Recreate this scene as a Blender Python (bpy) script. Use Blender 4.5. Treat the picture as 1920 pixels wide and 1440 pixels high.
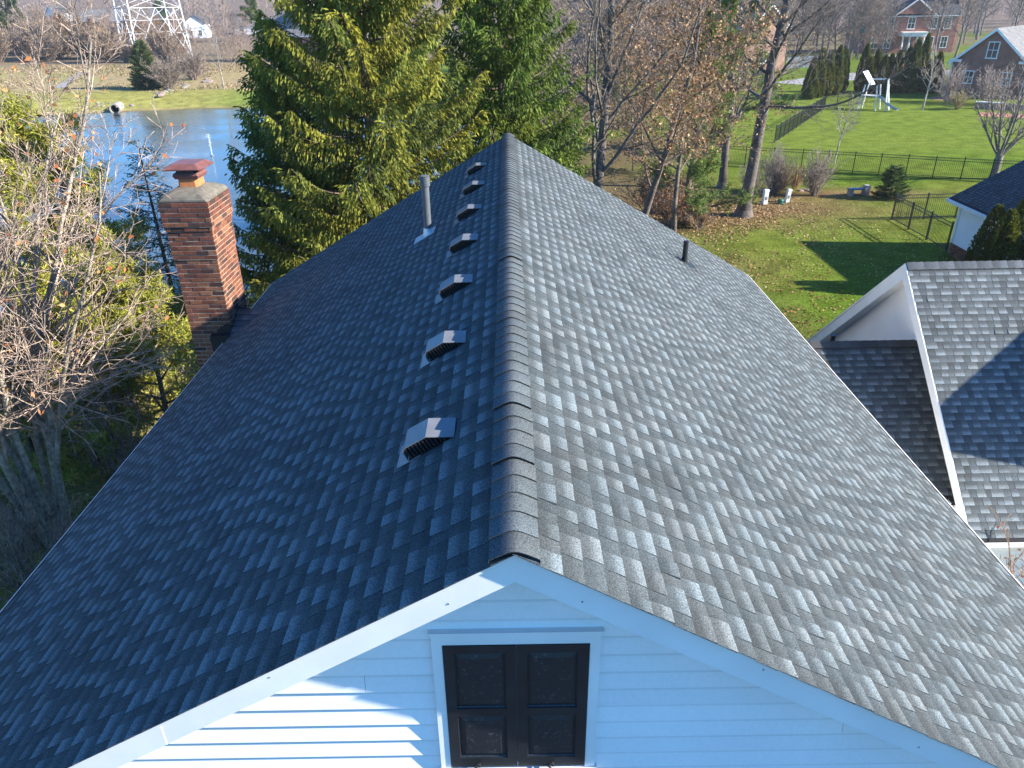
import bpy, math, random
import numpy as np
from mathutils import Vector, Matrix

for o in list(bpy.data.objects):
    bpy.data.objects.remove(o, do_unlink=True)
SC = bpy.context.scene
COL = SC.collection

# ------------------------------------------------------------------ camera, sky, sun, exposure
CAMZ = 11.0
FPX = 1400.0                       # focal length in pixels of a 1920 wide frame
TH = math.atan2(720.0, FPX)        # pitch below the horizon
ROLL = -0.0155
cd = bpy.data.cameras.new('camera')
cam = bpy.data.objects.new('camera', cd)
COL.objects.link(cam)
cd.sensor_fit = 'HORIZONTAL'
cd.sensor_width = 36.0
cd.lens = 36.0 * FPX / 1920.0
cd.clip_start = 0.05
cd.clip_end = 3000
CM = Matrix.Translation((0, 0, CAMZ)) @ Matrix.Rotation(math.pi / 2 - TH, 4, 'X') @ Matrix.Rotation(ROLL, 4, 'Z')
cam.matrix_world = CM
SC.camera = cam

SUN = Vector((0.885, -0.160, 0.440)).normalized()
SUN_EL = math.asin(SUN.z)
SUN_ROT = math.atan2(SUN.x, SUN.y)
world = bpy.data.worlds.new('World')
SC.world = world
world.use_nodes = True
wn = world.node_tree
for n in list(wn.nodes):
    wn.nodes.remove(n)
sky = wn.nodes.new('ShaderNodeTexSky')
sky.sky_type = 'NISHITA'
sky.sun_disc = False
sky.sun_elevation = SUN_EL
sky.sun_rotation = SUN_ROT
sky.altitude = 200
sky.air_density = 1.0
sky.dust_density = 0.0
sky.ozone_density = 6.0
bg = wn.nodes.new('ShaderNodeBackground')
bg.inputs['Strength'].default_value = 0.078
wo = wn.nodes.new('ShaderNodeOutputWorld')
tint = wn.nodes.new('ShaderNodeMix')           # deep blue winter sky, the same all round
tint.data_type = 'RGBA'; tint.blend_type = 'MULTIPLY'; tint.inputs[0].default_value = 1.0
tint.inputs[7].default_value = (0.49, 1.06, 1.46, 1)
wn.links.new(sky.outputs[0], tint.inputs[6])
wn.links.new(tint.outputs[2], bg.inputs['Color'])
wn.links.new(bg.outputs[0], wo.inputs['Surface'])
sd = bpy.data.lights.new('sun', 'SUN')
sd.energy = 5.0
sd.angle = math.radians(0.53)
sd.color = (1.0, 0.93, 0.82)
sun = bpy.data.objects.new('sun', sd)
COL.objects.link(sun)
sun.rotation_euler = SUN.to_track_quat('Z', 'Y').to_euler()
sun.location = (20, -10, 40)
VS = SC.view_settings
VS.view_transform = 'Standard'
VS.look = 'None'
VS.exposure = 1.62
VS.gamma = 1.0
VS.use_curve_mapping = False

# ------------------------------------------------------------------ helpers
PI = math.pi
CM3 = CM.to_3x3()


def ray(px, py):
    d = CM3 @ Vector(((px - 960) / FPX, -(py - 720) / FPX, -1.0))
    return d


def gp(px, py, z=0.0):
    """the point at height z that the photograph shows at this pixel"""
    d = ray(px, py)
    t = (z - CAMZ) / d.z
    return Vector((0, 0, CAMZ)) + d * t


def yp(px, py, Y):
    d = ray(px, py)
    return Vector((0, 0, CAMZ)) + d * (Y / d.y)


CMI = CM.inverted()


def proj(p):
    q = CMI @ Vector(p)
    if q.z > -0.05:
        return None
    return (960 + FPX * q.x / -q.z, 720 - FPX * q.y / -q.z)


class MB:
    def __init__(s):
        s.V = []; s.F = []; s.C = []

    def poly(s, pts, col=(1, 1, 1)):
        i = len(s.V)
        s.V.extend([tuple(p) for p in pts])
        s.F.append(tuple(range(i, i + len(pts))))
        if isinstance(col[0], (tuple, list)):
            s.C.append(list(col))
        else:
            s.C.append([col] * len(pts))

    def box(s, lo, hi, col=(1, 1, 1), M=None, skip=''):
        x0, y0, z0 = lo; x1, y1, z1 = hi
        P = [Vector(p) for p in ((x0, y0, z0), (x1, y0, z0), (x1, y1, z0), (x0, y1, z0), (x0, y0, z1), (x1, y0, z1), (x1, y1, z1), (x0, y1, z1))]
        if M is not None:
            P = [M @ p for p in P]
        for k, f in (('b', (3, 2, 1, 0)), ('t', (4, 5, 6, 7)), ('f', (0, 1, 5, 4)), ('r', (1, 2, 6, 5)), ('k', (2, 3, 7, 6)), ('l', (3, 0, 4, 7))):
            if k not in skip:
                s.poly([P[i] for i in f], col)

    def bevbox(s, lo, hi, b=0.01, col=(1, 1, 1), M=None):
        """box with a chamfered top"""
        x0, y0, z0 = lo; x1, y1, z1 = hi
        A = [(x0, y0, z0), (x1, y0, z0), (x1, y1, z0), (x0, y1, z0)]
        B = [(x0, y0, z1 - b), (x1, y0, z1 - b), (x1, y1, z1 - b), (x0, y1, z1 - b)]
        T = [(x0 + b, y0 + b, z1), (x1 - b, y0 + b, z1), (x1 - b, y1 - b, z1), (x0 + b, y1 - b, z1)]
        s.loft([A, B, T], col, M)

    def loft(s, rings, col=(1, 1, 1), M=None, caps=True):
        R = [[(M @ Vector(p)) if M is not None else Vector(p) for p in r] for r in rings]
        n = len(R[0])
        for a, b in zip(R[:-1], R[1:]):
            for i in range(n):
                j = (i + 1) % n
                s.poly([a[i], a[j], b[j], b[i]], col)
        if caps:
            s.poly(list(reversed(R[0])), col)
            s.poly(R[-1], col)

    def tube(s, p0, p1, r0, r1=None, k=8, col=(1, 1, 1), caps=True):
        p0 = Vector(p0); p1 = Vector(p1)
        if r1 is None: r1 = r0
        d = (p1 - p0).normalized()
        a = d.orthogonal().normalized(); b = d.cross(a)
        A = [p0 + (a * math.cos(t) + b * math.sin(t)) * r0 for t in [2 * PI * i / k for i in range(k)]]
        B = [p1 + (a * math.cos(t) + b * math.sin(t)) * r1 for t in [2 * PI * i / k for i in range(k)]]
        s.loft([A, B], col, None, caps)

    def bar(s, p0, p1, w, h, col=(1, 1, 1), up=(0, 0, 1)):
        """rectangular bar between two points"""
        p0 = Vector(p0); p1 = Vector(p1)
        d = (p1 - p0).normalized()
        up = Vector(up)
        if abs(d.dot(up)) > .98: up = Vector((0, 1, 0))
        a = d.cross(up).normalized(); b = a.cross(d).normalized()
        f = lambda p: [p - a * w / 2 - b * h / 2, p + a * w / 2 - b * h / 2, p + a * w / 2 + b * h / 2, p - a * w / 2 + b * h / 2]
        s.loft([f(p0), f(p1)], col)

    def prism(s, prof, e, col=(1, 1, 1), M=None):
        """closed outline (list of 3d points) swept by vector e"""
        e = Vector(e)
        A = [Vector(p) for p in prof]
        B = [p + e for p in A]
        s.loft([A, B], col, M)

    def mesh(s, name, smooth=False):
        me = bpy.data.meshes.new(name)
        me.from_pydata(s.V, [], s.F)
        ca = me.color_attributes.new('Col', 'FLOAT_COLOR', 'CORNER')
        arr = np.ones((len(me.loops), 4), np.float32)
        flat = [c for fc in s.C for c in fc]
        arr[:, :3] = np.array(flat, np.float32)[:, :3]
        ca.data.foreach_set('color', arr.ravel())
        if smooth:
            me.polygons.foreach_set('use_smooth', [True] * len(me.polygons))
        return me

    def build(s, name, mat, parent=None, kind=None, smooth=False):
        return link(name, s.mesh(name, smooth), mat, parent, kind)


def link(name, me, mat, parent=None, kind=None):
    if mat is not None and not me.materials:
        me.materials.append(mat)
    o = bpy.data.objects.new(name, me)
    COL.objects.link(o)
    if parent is not None: o.parent = parent
    if kind: o['kind'] = kind
    return o


def np_mesh(name, V, F, C=None):
    """V (n,3), F (m,k), C (m,3) one colour per face"""
    V = np.asarray(V, np.float32); F = np.asarray(F, np.int32)
    me = bpy.data.meshes.new(name)
    m, k = F.shape
    me.vertices.add(len(V)); me.vertices.foreach_set('co', V.ravel())
    me.loops.add(m * k); me.loops.foreach_set('vertex_index', F.ravel())
    me.polygons.add(m)
    me.polygons.foreach_set('loop_start', np.arange(0, m * k, k, dtype=np.int32))
    me.polygons.foreach_set('loop_total', np.full(m, k, np.int32))
    if C is not None:
        ca = me.color_attributes.new('Col', 'FLOAT_COLOR', 'CORNER')
        arr = np.ones((m * k, 4), np.float32)
        arr[:, :3] = np.repeat(np.asarray(C, np.float32), k, axis=0)
        ca.data.foreach_set('color', arr.ravel())
    me.update(calc_edges=True)
    return me


def thing(name, label, cat, loc=(0, 0, 0), rz=0, group=None):
    o = bpy.data.objects.new(name, None)
    COL.objects.link(o)
    o.empty_display_size = .2
    o.location = loc; o.rotation_euler = (0, 0, rz)
    return tag(o, label, cat, group)


def tag(o, label, cat, group=None, kind=None):
    o['label'] = label; o['category'] = cat
    if group: o['group'] = group
    if kind: o['kind'] = kind
    return o


def struct(o, label=None):
    o['kind'] = 'structure'
    if label: o['label'] = label
    return o


def dup(root, loc, rz=0, s=1.0, label=None, sz=None):
    """a copy of a thing with copies of its parts and sub-parts"""
    r = root.copy(); COL.objects.link(r)
    r.location = loc; r.rotation_euler = (0, 0, rz)
    r.scale = (s, s, s if sz is None else sz)
    if label: r['label'] = label
    for ch in list(root.children):
        c = ch.copy(); COL.objects.link(c); c.parent = r
        for g in ch.children:
            q = g.copy(); COL.objects.link(q); q.parent = c
    return r


# ------------------------------------------------------------------ materials
def material(name, base=(1, 1, 1), rough=.8, attr=False, noise=None, noise2=None, bump=None, spec=.3, transl=0.0, metal=0.0, tint2=None):
    m = bpy.data.materials.new(name); m.use_nodes = True
    nt = m.node_tree; N = nt.nodes; L = nt.links
    b = N['Principled BSDF']
    b.inputs['Roughness'].default_value = rough
    b.inputs['Specular IOR Level'].default_value = spec
    b.inputs['Metallic'].default_value = metal
    geo = N.new('ShaderNodeNewGeometry')
    mul = N.new('ShaderNodeMix'); mul.data_type = 'RGBA'; mul.blend_type = 'MULTIPLY'; mul.inputs[0].default_value = 1
    mul.inputs[6].default_value = (*base, 1)
    mul.inputs[7].default_value = (1, 1, 1, 1)
    if attr:
        at = N.new('ShaderNodeAttribute'); at.attribute_name = 'Col'
        L.new(at.outputs['Color'], mul.inputs[7])
    out = mul.outputs[2]
    for nz in (noise, noise2):
        if nz:
            sc, lo, hi = nz[:3]
            t = N.new('ShaderNodeTexNoise'); t.inputs['Scale'].default_value = sc; t.inputs['Detail'].default_value = nz[3] if len(nz) > 3 else 3
            L.new(geo.outputs['Position'], t.inputs['Vector'])
            r = N.new('ShaderNodeMapRange'); r.inputs[1].default_value = .3; r.inputs[2].default_value = .7
            r.inputs[3].default_value = lo; r.inputs[4].default_value = hi
            L.new(t.outputs['Fac'], r.inputs[0])
            k = N.new('ShaderNodeMix'); k.data_type = 'RGBA'; k.blend_type = 'MULTIPLY'; k.inputs[0].default_value = 1
            L.new(out, k.inputs[6]); L.new(r.outputs[0], k.inputs[7])
            out = k.outputs[2]
    if tint2:
        col2, sc, lo, hi = tint2
        t = N.new('ShaderNodeTexNoise'); t.inputs['Scale'].default_value = sc; t.inputs['Detail'].default_value = 5
        L.new(geo.outputs['Position'], t.inputs['Vector'])
        r = N.new('ShaderNodeMapRange'); r.inputs[1].default_value = lo; r.inputs[2].default_value = hi
        L.new(t.outputs['Fac'], r.inputs[0])
        k = N.new('ShaderNodeMix'); k.data_type = 'RGBA'
        L.new(r.outputs[0], k.inputs[0]); L.new(out, k.inputs[6]); k.inputs[7].default_value = (*col2, 1)
        out = k.outputs[2]
    L.new(out, b.inputs['Base Color'])
    if bump:
        sc, st = bump[:2]
        t = N.new('ShaderNodeTexNoise'); t.inputs['Scale'].default_value = sc; t.inputs['Detail'].default_value = 4
        L.new(geo.outputs['Position'], t.inputs['Vector'])
        bp = N.new('ShaderNodeBump'); bp.inputs['Strength'].default_value = st; bp.inputs['Distance'].default_value = bump[2] if len(bump) > 2 else .01
        L.new(t.outputs['Fac'], bp.inputs['Height']); L.new(bp.outputs[0], b.inputs['Normal'])
    if transl:
        tr = N.new('ShaderNodeBsdfTranslucent'); L.new(out, tr.inputs['Color'])
        mx = N.new('ShaderNodeMixShader'); mx.inputs[0].default_value = transl
        L.new(b.outputs[0], mx.inputs[1]); L.new(tr.outputs[0], mx.inputs[2])
        L.new(mx.outputs[0], N['Material Output'].inputs['Surface'])
    return m


def brick_material(name, c1, c2, mortar, bw=.23, bh=.075, rough=.85, off=.5, msize=.012):
    """courses laid on any vertical or sloping wall, from world position"""
    m = bpy.data.materials.new(name); m.use_nodes = True
    nt = m.node_tree; N = nt.nodes; L = nt.links
    b = N['Principled BSDF']; b.inputs['Roughness'].default_value = rough; b.inputs['Specular IOR Level'].default_value = .2
    tc = N.new('ShaderNodeTexCoord')
    sp = N.new('ShaderNodeSeparateXYZ'); L.new(tc.outputs['Object'], sp.inputs[0])
    ad = N.new('ShaderNodeMath'); ad.operation = 'ADD'; L.new(sp.outputs[0], ad.inputs[0]); L.new(sp.outputs[1], ad.inputs[1])
    cb = N.new('ShaderNodeCombineXYZ'); L.new(ad.outputs[0], cb.inputs[0]); L.new(sp.outputs[2], cb.inputs[1])
    t = N.new('ShaderNodeTexBrick'); L.new(cb.outputs[0], t.inputs['Vector'])
    t.inputs['Color1'].default_value = (*c1, 1); t.inputs['Color2'].default_value = (*c2, 1); t.inputs['Mortar'].default_value = (*mortar, 1)
    t.inputs['Scale'].default_value = 1; t.inputs['Mortar Size'].default_value = msize; t.inputs['Brick Width'].default_value = bw; t.inputs['Row Height'].default_value = bh
    t.offset = off
    nz = N.new('ShaderNodeTexNoise'); nz.inputs['Scale'].default_value = 1.5; nz.inputs['Detail'].default_value = 5
    L.new(tc.outputs['Object'], nz.inputs['Vector'])
    r = N.new('ShaderNodeMapRange'); r.inputs[1].default_value = .3; r.inputs[2].default_value = .7; r.inputs[3].default_value = .75; r.inputs[4].default_value = 1.2
    L.new(nz.outputs['Fac'], r.inputs[0])
    k = N.new('ShaderNodeMix'); k.data_type = 'RGBA'; k.blend_type = 'MULTIPLY'; k.inputs[0].default_value = 1
    L.new(t.outputs['Color'], k.inputs[6]); L.new(r.outputs[0], k.inputs[7])
    L.new(k.outputs[2], b.inputs['Base Color'])
    return m


M = {}
M['shingle'] = material('asphalt_shingle', rough=.92, attr=True, noise=(120, .38, 1.68, 3), noise2=(1.1, .86, 1.12), bump=(260, .4, .002), spec=.25)
M['deck'] = material('roof_deck', (.025, .025, .027), .95)
M['white'] = material('white_paint', (.80, .80, .78), .45, noise=(3, .93, 1.03, 6), noise2=(.8, .95, 1.02, 5), bump=(18, .05, .01), spec=.4)
M['siding'] = material('white_siding', (.84, .84, .83), .5, attr=True, noise=(1.5, .95, 1.03, 6), noise2=(40, .97, 1.02), bump=(9, .06, .01), spec=.35)
M['black_trim'] = material('black_edge_metal', (.02, .02, .022), .5, spec=.4)
M['shutter'] = material('shutter_paint', (.013, .016, .020), .42, noise=(6, .7, 1.3, 5), bump=(60, .12, .004), spec=.5)
M['shutter_worn'] = material('worn_shutter_paint', (.012, .015, .020), .45, bump=(90, .3, .004), spec=.5, tint2=((.06, .066, .075), 38, .58, .72))
M['vent'] = material('vent_metal', (.17, .175, .18), .38, noise=(8, .85, 1.1), spec=.5)
M['vent_dark'] = material('vent_screen', (.008, .008, .008), .7)
M['slat'] = material('vent_slat', (.022, .021, .021), .5, spec=.5)
M['pvc'] = material('pipe_plastic', (.10, .11, .115), .4, noise=(10, .9, 1.1), spec=.5)
M['black_pipe'] = material('black_pipe', (.015, .016, .018), .4, spec=.5)
M['galv'] = material('galvanised_metal', (.62, .64, .66), .38, noise=(12, .8, 1.1), spec=.6, metal=.5)
M['brick'] = material('red_brick', rough=.9, attr=True, noise=(30, .7, 1.3, 5), noise2=(3, .85, 1.15), bump=(90, .5, .004), spec=.15)
M['board'] = material('grey_board', (.30, .33, .35), .7, noise=(4, .8, 1.15))
M['mortar'] = material('mortar', (.31, .255, .195), .95, noise=(20, .75, 1.15), bump=(120, .4, .003))
M['crown'] = material('chimney_cement', (.15, .135, .108), .95, noise=(9, .7, 1.15, 6), bump=(40, .5, .006), tint2=((.03, .03, .03), 14, .62, .72))
M['clay'] = material('clay_flue', (.42, .16, .06), .8, noise=(14, .8, 1.15), bump=(50, .2, .003))
M['rust'] = material('painted_cap_metal', (.16, .065, .055), .5, noise=(9, .8, 1.2, 5), spec=.4)
M['flash'] = material('black_flashing', (.012, .012, .013), .55, spec=.4)
M['bark'] = material('grey_bark', rough=.95, attr=True, noise=(9, .55, 1.35, 5), noise2=(1.5, .8, 1.2), bump=(26, .8, .03), spec=.1)
M['leaf'] = material('foliage', rough=.6, attr=True, noise=(1.1, .75, 1.25), spec=.12, transl=.34)
M['dryleaf'] = material('dry_leaf', rough=.75, attr=True, spec=.15, transl=.25)
M['stone'] = material('stone', rough=.95, attr=True, noise=(12, .7, 1.2, 5), bump=(20, .6, .02))
M['blackiron'] = material('black_aluminium', (.014, .016, .017), .45, spec=.4)
M['steel'] = material('tower_steel', (.50, .52, .54), .5, noise=(2, .9, 1.05), spec=.5)
M['glass'] = material('window_glass', (.03, .045, .05), .06, spec=.7)
M['concrete'] = material('concrete', (.27, .26, .24), .9, noise=(3, .85, 1.1, 5))
M['asphalt'] = material('grey_drive', (.27, .26, .25), .95, noise=(3, .85, 1.1, 5))
M['hbrick'] = brick_material('house_brick', (.30, .09, .055), (.22, .065, .045), (.30, .22, .17))
M['hbrick2'] = brick_material('orange_house_brick', (.42, .19, .11), (.34, .14, .085), (.42, .35, .28))
M['hroof'] = brick_material('far_shingle_roof', (.055, .058, .064), (.095, .098, .105), (.03, .03, .033), bw=.33, bh=.11, msize=.018)
M['hroof_lt'] = brick_material('far_light_roof', (.17, .165, .16), (.23, .225, .215), (.10, .10, .10), bw=.33, bh=.11, msize=.018)
M['plastic_white'] = material('utility_plastic', (.66, .67, .64), .55, noise=(6, .85, 1.05))
M['plastic_green'] = material('green_plastic', (.02, .11, .085), .45)
M['slide'] = material('slide_plastic', (.20, .26, .30), .35, spec=.5)
M['timber'] = material('pale_timber', (.62, .57, .50), .7, noise=(7, .8, 1.1))
M['bluestone'] = material('blue_slab', (.10, .16, .22), .6)
# ------------------------------------------------------------------ ground, pond, roads
WATER_Z = -1.2
POND = [(-9, 44), (-11, 33), (-17, 26.5), (-30, 24), (-52, 26), (-74, 38), (-80, 62), (-70, 86), (-63, 97), (-54, 101.5), (-45, 104), (-34, 104.5), (-22, 100), (-8, 93), (-1, 78), (-3, 58)]


def smooth_poly(P, n=3):
    P = [np.array(p, float) for p in P]
    for _ in range(n):
        Q = []
        for a, b in zip(P, P[1:] + P[:1]):
            Q += [a * .75 + b * .25, a * .25 + b * .75]
        P = Q
    return np.array(P)


PONDS = smooth_poly(POND, 2)


def pond_dist(X, Y):
    """signed distance to the shore, negative in the water"""
    X = np.asarray(X, float); Y = np.asarray(Y, float)
    d = np.full(X.shape, 1e9); ins = np.zeros(X.shape, bool)
    A = PONDS; B = np.roll(PONDS, -1, 0)
    for (ax, ay), (bx, by) in zip(A, B):
        ex, ey = bx - ax, by - ay
        t = np.clip(((X - ax) * ex + (Y - ay) * ey) / (ex * ex + ey * ey), 0, 1)
        d = np.minimum(d, np.hypot(X - ax - t * ex, Y - ay - t * ey))
        c = ((ay > Y) != (by > Y)) & (X < (bx - ax) * (Y - ay) / (by - ay + 1e-12) + ax)
        ins ^= c
    return np.where(ins, -d, d)


def sstep(x, a, b):
    t = np.clip((x - a) / (b - a), 0, 1)
    return t * t * (3 - 2 * t)


def vnoise(X, Y, s, seed=0):
    r = np.random.RandomState(seed); G = r.rand(64, 64)
    x = np.asarray(X) / s; y = np.asarray(Y) / s
    xi = np.floor(x).astype(int); yi = np.floor(y).astype(int)
    fx = x - xi; fy = y - yi
    fx = fx * fx * (3 - 2 * fx); fy = fy * fy * (3 - 2 * fy)
    g = lambda i, j: G[i % 64, j % 64]
    return (g(xi, yi) * (1 - fx) + g(xi + 1, yi) * fx) * (1 - fy) + (g(xi, yi + 1) * (1 - fx) + g(xi + 1, yi + 1) * fx) * fy


def ground_z(X, Y):
    X = np.asarray(X, float); Y = np.asarray(Y, float)
    d = pond_dist(X, Y)
    z = np.where(d < 0, WATER_Z - 1.6 * sstep(-d, 0, 6), WATER_Z + (0 - WATER_Z) * sstep(d, -.6, 9))
    z = z + 17 * sstep(Y, 300, 620) * (Y > 300) + 6 * sstep(np.abs(X), 260, 600) * sstep(Y, 100, 250)
    return z


def gz(x, y):
    return float(ground_z(np.array([x]), np.array([y]))[0])


def gpt(px, py):
    """ground point under a pixel, on the real ground height"""
    z = 0.0
    for _ in range(12):
        p = gp(px, py, z)
        z = gz(p.x, p.y)
    return gp(px, py, z)


def lines(segs):
    out = []
    for a, b, s in segs:
        out += list(np.arange(a, b, s))
    return np.array(sorted(set(np.round(out + [segs[-1][1]], 3))))


GX = lines([(-700, -120, 20), (-120, -92, 4), (-92, 6, 1.25), (6, 44, 2), (44, 120, 6), (120, 700, 20)])
GY = lines([(-60, 0, 10), (0, 14, 2), (14, 118, 1.25), (118, 200, 4), (200, 360, 12), (360, 900, 30)])
gx, gy = np.meshgrid(GX, GY, indexing='xy')
gzv = ground_z(gx, gy)
nx, ny = len(GX), len(GY)
Vg = np.stack([gx.ravel(), gy.ravel(), gzv.ravel()], 1)
ii, jj = np.meshgrid(np.arange(nx - 1), np.arange(ny - 1), indexing='xy')
a0 = (jj * nx + ii).ravel()
Fg = np.stack([a0, a0 + 1, a0 + nx + 1, a0 + nx], 1)
me = np_mesh('ground', Vg, Fg)
me.polygons.foreach_set('use_smooth', [True] * len(me.polygons))
# what covers the ground where (grass, meadow, leaf litter): one colour per vertex
X, Y = Vg[:, 0], Vg[:, 1]
pd = pond_dist(X, Y)


def mixc(c, col, w):
    w = w[:, None]
    return c * (1 - w) + np.array(col)[None] * w


LAWN = (.086, .142, .016)
C = np.tile(np.array(LAWN)[None], (len(X), 1))
C = mixc(C, (.125, .155, .026), .75 * vnoise(X, Y, 5, 1) * (Y > 30))
C = mixc(C, (.15, .15, .03), .4 * sstep(vnoise(X, Y, 3.2, 2), .6, .9) * (Y < 52) * (X > 0))
# far lawn of the brick house is paler
C = mixc(C, (.145, .185, .032), .6 * sstep(Y, 56, 62) * sstep(Y, 110, 95) * (X > 8))
# wood floor between the house and the trees, and under the spruces
wood = sstep(Y, 14, 18) * sstep(Y, 60, 46) * sstep(X, -12, -7) * sstep(X, 13 + 3 * vnoise(X, Y, 4, 9), 7)
C = mixc(C, (.13, .085, .045), .85 * wood * (.55 + .45 * sstep(vnoise(X, Y, 2.2, 3), .3, .6)))
# leaf litter round the large tree
bed = np.exp(-(((X - 13.5) / 7.5) ** 2 + ((Y - 43.5) / 3.6) ** 2)) * 1.0
bed2 = np.exp(-(((X - 19.0) / 6.5) ** 2 + ((Y - 46.4) / 1.3) ** 2)) * 1.6
C = mixc(C, (.17, .105, .055), np.clip(np.maximum(bed, bed2) * (.5 + vnoise(X, Y, 1.7, 4)), 0, .92))
# back yard on the left: thin grass with leaves
ly = sstep(X, -4, -7) * sstep(Y, 30, 24)
C = mixc(C, (.24, .21, .07), ly * .9)
C = mixc(C, (.20, .13, .06), ly * .75 * sstep(vnoise(X, Y, 1.6, 5), .45, .75))
# unseen front yard, greyed to cut green bounce light on the gable, worn wood floor further back
C = mixc(C, (.075, .075, .078), sstep(Y, 2.6, 1.8) * sstep(np.abs(X), 24, 20))
w2 = sstep(Y, 38, 46) * sstep(Y, 112, 96) * sstep(X, -4, 0) * sstep(X, 17 + (Y - 46) * .12, 11 + (Y - 46) * .1)
C = mixc(C, (.125, .095, .05), w2 * (.25 + .7 * sstep(vnoise(X, Y, 5.5, 31), .35, .6)))
# far shore
far = sstep(Y, 84, 92) * sstep(X, 6, -4)
C = mixc(C, (.27, .25, .075), far * .9 * sstep(X, -30, -40))
C = mixc(C, (.15, .20, .04), far * .8 * sstep(X, -44, -34))
mead = sstep(Y, 114, 120) * sstep(X, -34 + 6 * vnoise(X, Y, 7, 12), -40)
C = mixc(C, (.31, .235, .135), mead * (.65 + .35 * vnoise(X, Y, 4, 6)))
C = mixc(C, (.24, .24, .09), mead * .7 * sstep(vnoise(X, Y, 9, 7), .6, .8))
C = mixc(C, (.33, .25, .12), sstep(pd, 1.6, .5) * sstep(pd, -2, 0) * .8)
C = mixc(C, (.10, .08, .05), sstep(pd, .35, -.2) * .9)
# floor of the far woods
C = mixc(C, (.17, .13, .09), sstep(Y, 150, 185) * .85 * np.where(X > 30, sstep(vnoise(X, Y, 30, 15), .25, .5), 1))
C = mixc(C, (.16, .125, .10), sstep(Y, 240, 320))
lp = np.zeros(len(me.loops), np.int32); me.loops.foreach_get('vertex_index', lp)
ca = me.color_attributes.new('Col', 'FLOAT_COLOR', 'CORNER')
arr = np.ones((len(lp), 4), np.float32); arr[:, :3] = C[lp]
ca.data.foreach_set('color', arr.ravel())


def ground_material():
    m = material('grass_ground', rough=.95, attr=True, spec=.0, noise=(.9, .72, 1.25, 6), noise2=(7, .62, 1.42, 6))
    nt = m.node_tree; N = nt.nodes; L = nt.links
    b = N['Principled BSDF']
    # mowing stripes on the lawns, a few percent of colour
    geo = N.new('ShaderNodeNewGeometry')
    mp = N.new('ShaderNodeMapping'); mp.inputs['Rotation'].default_value = (0, 0, .75)
    L.new(geo.outputs['Position'], mp.inputs['Vector'])
    w = N.new('ShaderNodeTexWave'); w.inputs['Scale'].default_value = .16; w.inputs['Distortion'].default_value = .5; w.inputs['Detail'].default_value = 2
    L.new(mp.outputs[0], w.inputs['Vector'])
    r = N.new('ShaderNodeMapRange'); r.inputs[3].default_value = .955; r.inputs[4].default_value = 1.045
    L.new(w.outputs['Fac'], r.inputs[0])
    k = N.new('ShaderNodeMix'); k.data_type = 'RGBA'; k.blend_type = 'MULTIPLY'; k.inputs[0].default_value = 1
    src = b.inputs['Base Color'].links[0].from_socket
    L.new(src, k.inputs[6]); L.new(r.outputs[0], k.inputs[7]); L.new(k.outputs[2], b.inputs['Base Color'])
    t = N.new('ShaderNodeTexNoise'); t.inputs['Scale'].default_value = 14; t.inputs['Detail'].default_value = 6
    L.new(geo.outputs['Position'], t.inputs['Vector'])
    bp = N.new('ShaderNodeBump'); bp.inputs['Strength'].default_value = .8; bp.inputs['Distance'].default_value = .08
    L.new(t.outputs['Fac'], bp.inputs['Height']); L.new(bp.outputs[0], b.inputs['Normal'])
    return m


M['ground'] = ground_material()
struct(link('ground', me, M['ground']))


def water_material():
    m = bpy.data.materials.new('pond_water'); m.use_nodes = True
    nt = m.node_tree; N = nt.nodes; L = nt.links
    b = N['Principled BSDF']
    b.inputs['Base Color'].default_value = (.075, .095, .095, 1)
    b.inputs['Roughness'].default_value = .05
    b.inputs['IOR'].default_value = 1.333
    b.inputs['Specular IOR Level'].default_value = .5
    geo = N.new('ShaderNodeNewGeometry')
    # still and ruffled patches of water
    t0 = N.new('ShaderNodeTexNoise'); t0.inputs['Scale'].default_value = .07; t0.inputs['Detail'].default_value = 3
    mp0 = N.new('ShaderNodeMapping'); mp0.inputs['Scale'].default_value = (.5, 1.8, 1)
    L.new(geo.outputs['Position'], mp0.inputs['Vector']); L.new(mp0.outputs[0], t0.inputs['Vector'])
    r0 = N.new('ShaderNodeMapRange'); r0.inputs[1].default_value = .42; r0.inputs[2].default_value = .6; r0.inputs[3].default_value = .10; r0.inputs[4].default_value = .9
    L.new(t0.outputs['Fac'], r0.inputs[0])
    t = N.new('ShaderNodeTexNoise'); t.inputs['Scale'].default_value = 2.6; t.inputs['Detail'].default_value = 3
    mp = N.new('ShaderNodeMapping'); mp.inputs['Scale'].default_value = (.7, 1.6, 1)
    L.new(geo.outputs['Position'], mp.inputs['Vector']); L.new(mp.outputs[0], t.inputs['Vector'])
    bp = N.new('ShaderNodeBump'); bp.inputs['Distance'].default_value = .05
    L.new(r0.outputs[0], bp.inputs['Strength']); L.new(t.outputs['Fac'], bp.inputs['Height'])
    L.new(bp.outputs[0], b.inputs['Normal'])
    return m


w = MB(); w.poly([(x, y, WATER_Z) for x, y in PONDS * 1.0])
struct(w.build('pond_water', water_material()))

# driveways and the road in front of the far houses
def strip(name, pts, width, z, mat):
    m = MB()
    L_, R_ = [], []
    for i, p in enumerate(pts):
        a = Vector(pts[max(0, i - 1)]); b = Vector(pts[min(len(pts) - 1, i + 1)])
        d = (b - a); d.z = 0; d.normalize(); n = Vector((-d.y, d.x, 0))
        q = Vector((p[0], p[1], z))
        L_.append(q + n * width / 2); R_.append(q - n * width / 2)
    for i in range(len(pts) - 1):
        m.poly([R_[i], R_[i + 1], L_[i + 1], L_[i]])
    return struct(m.build(name, mat))


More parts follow.
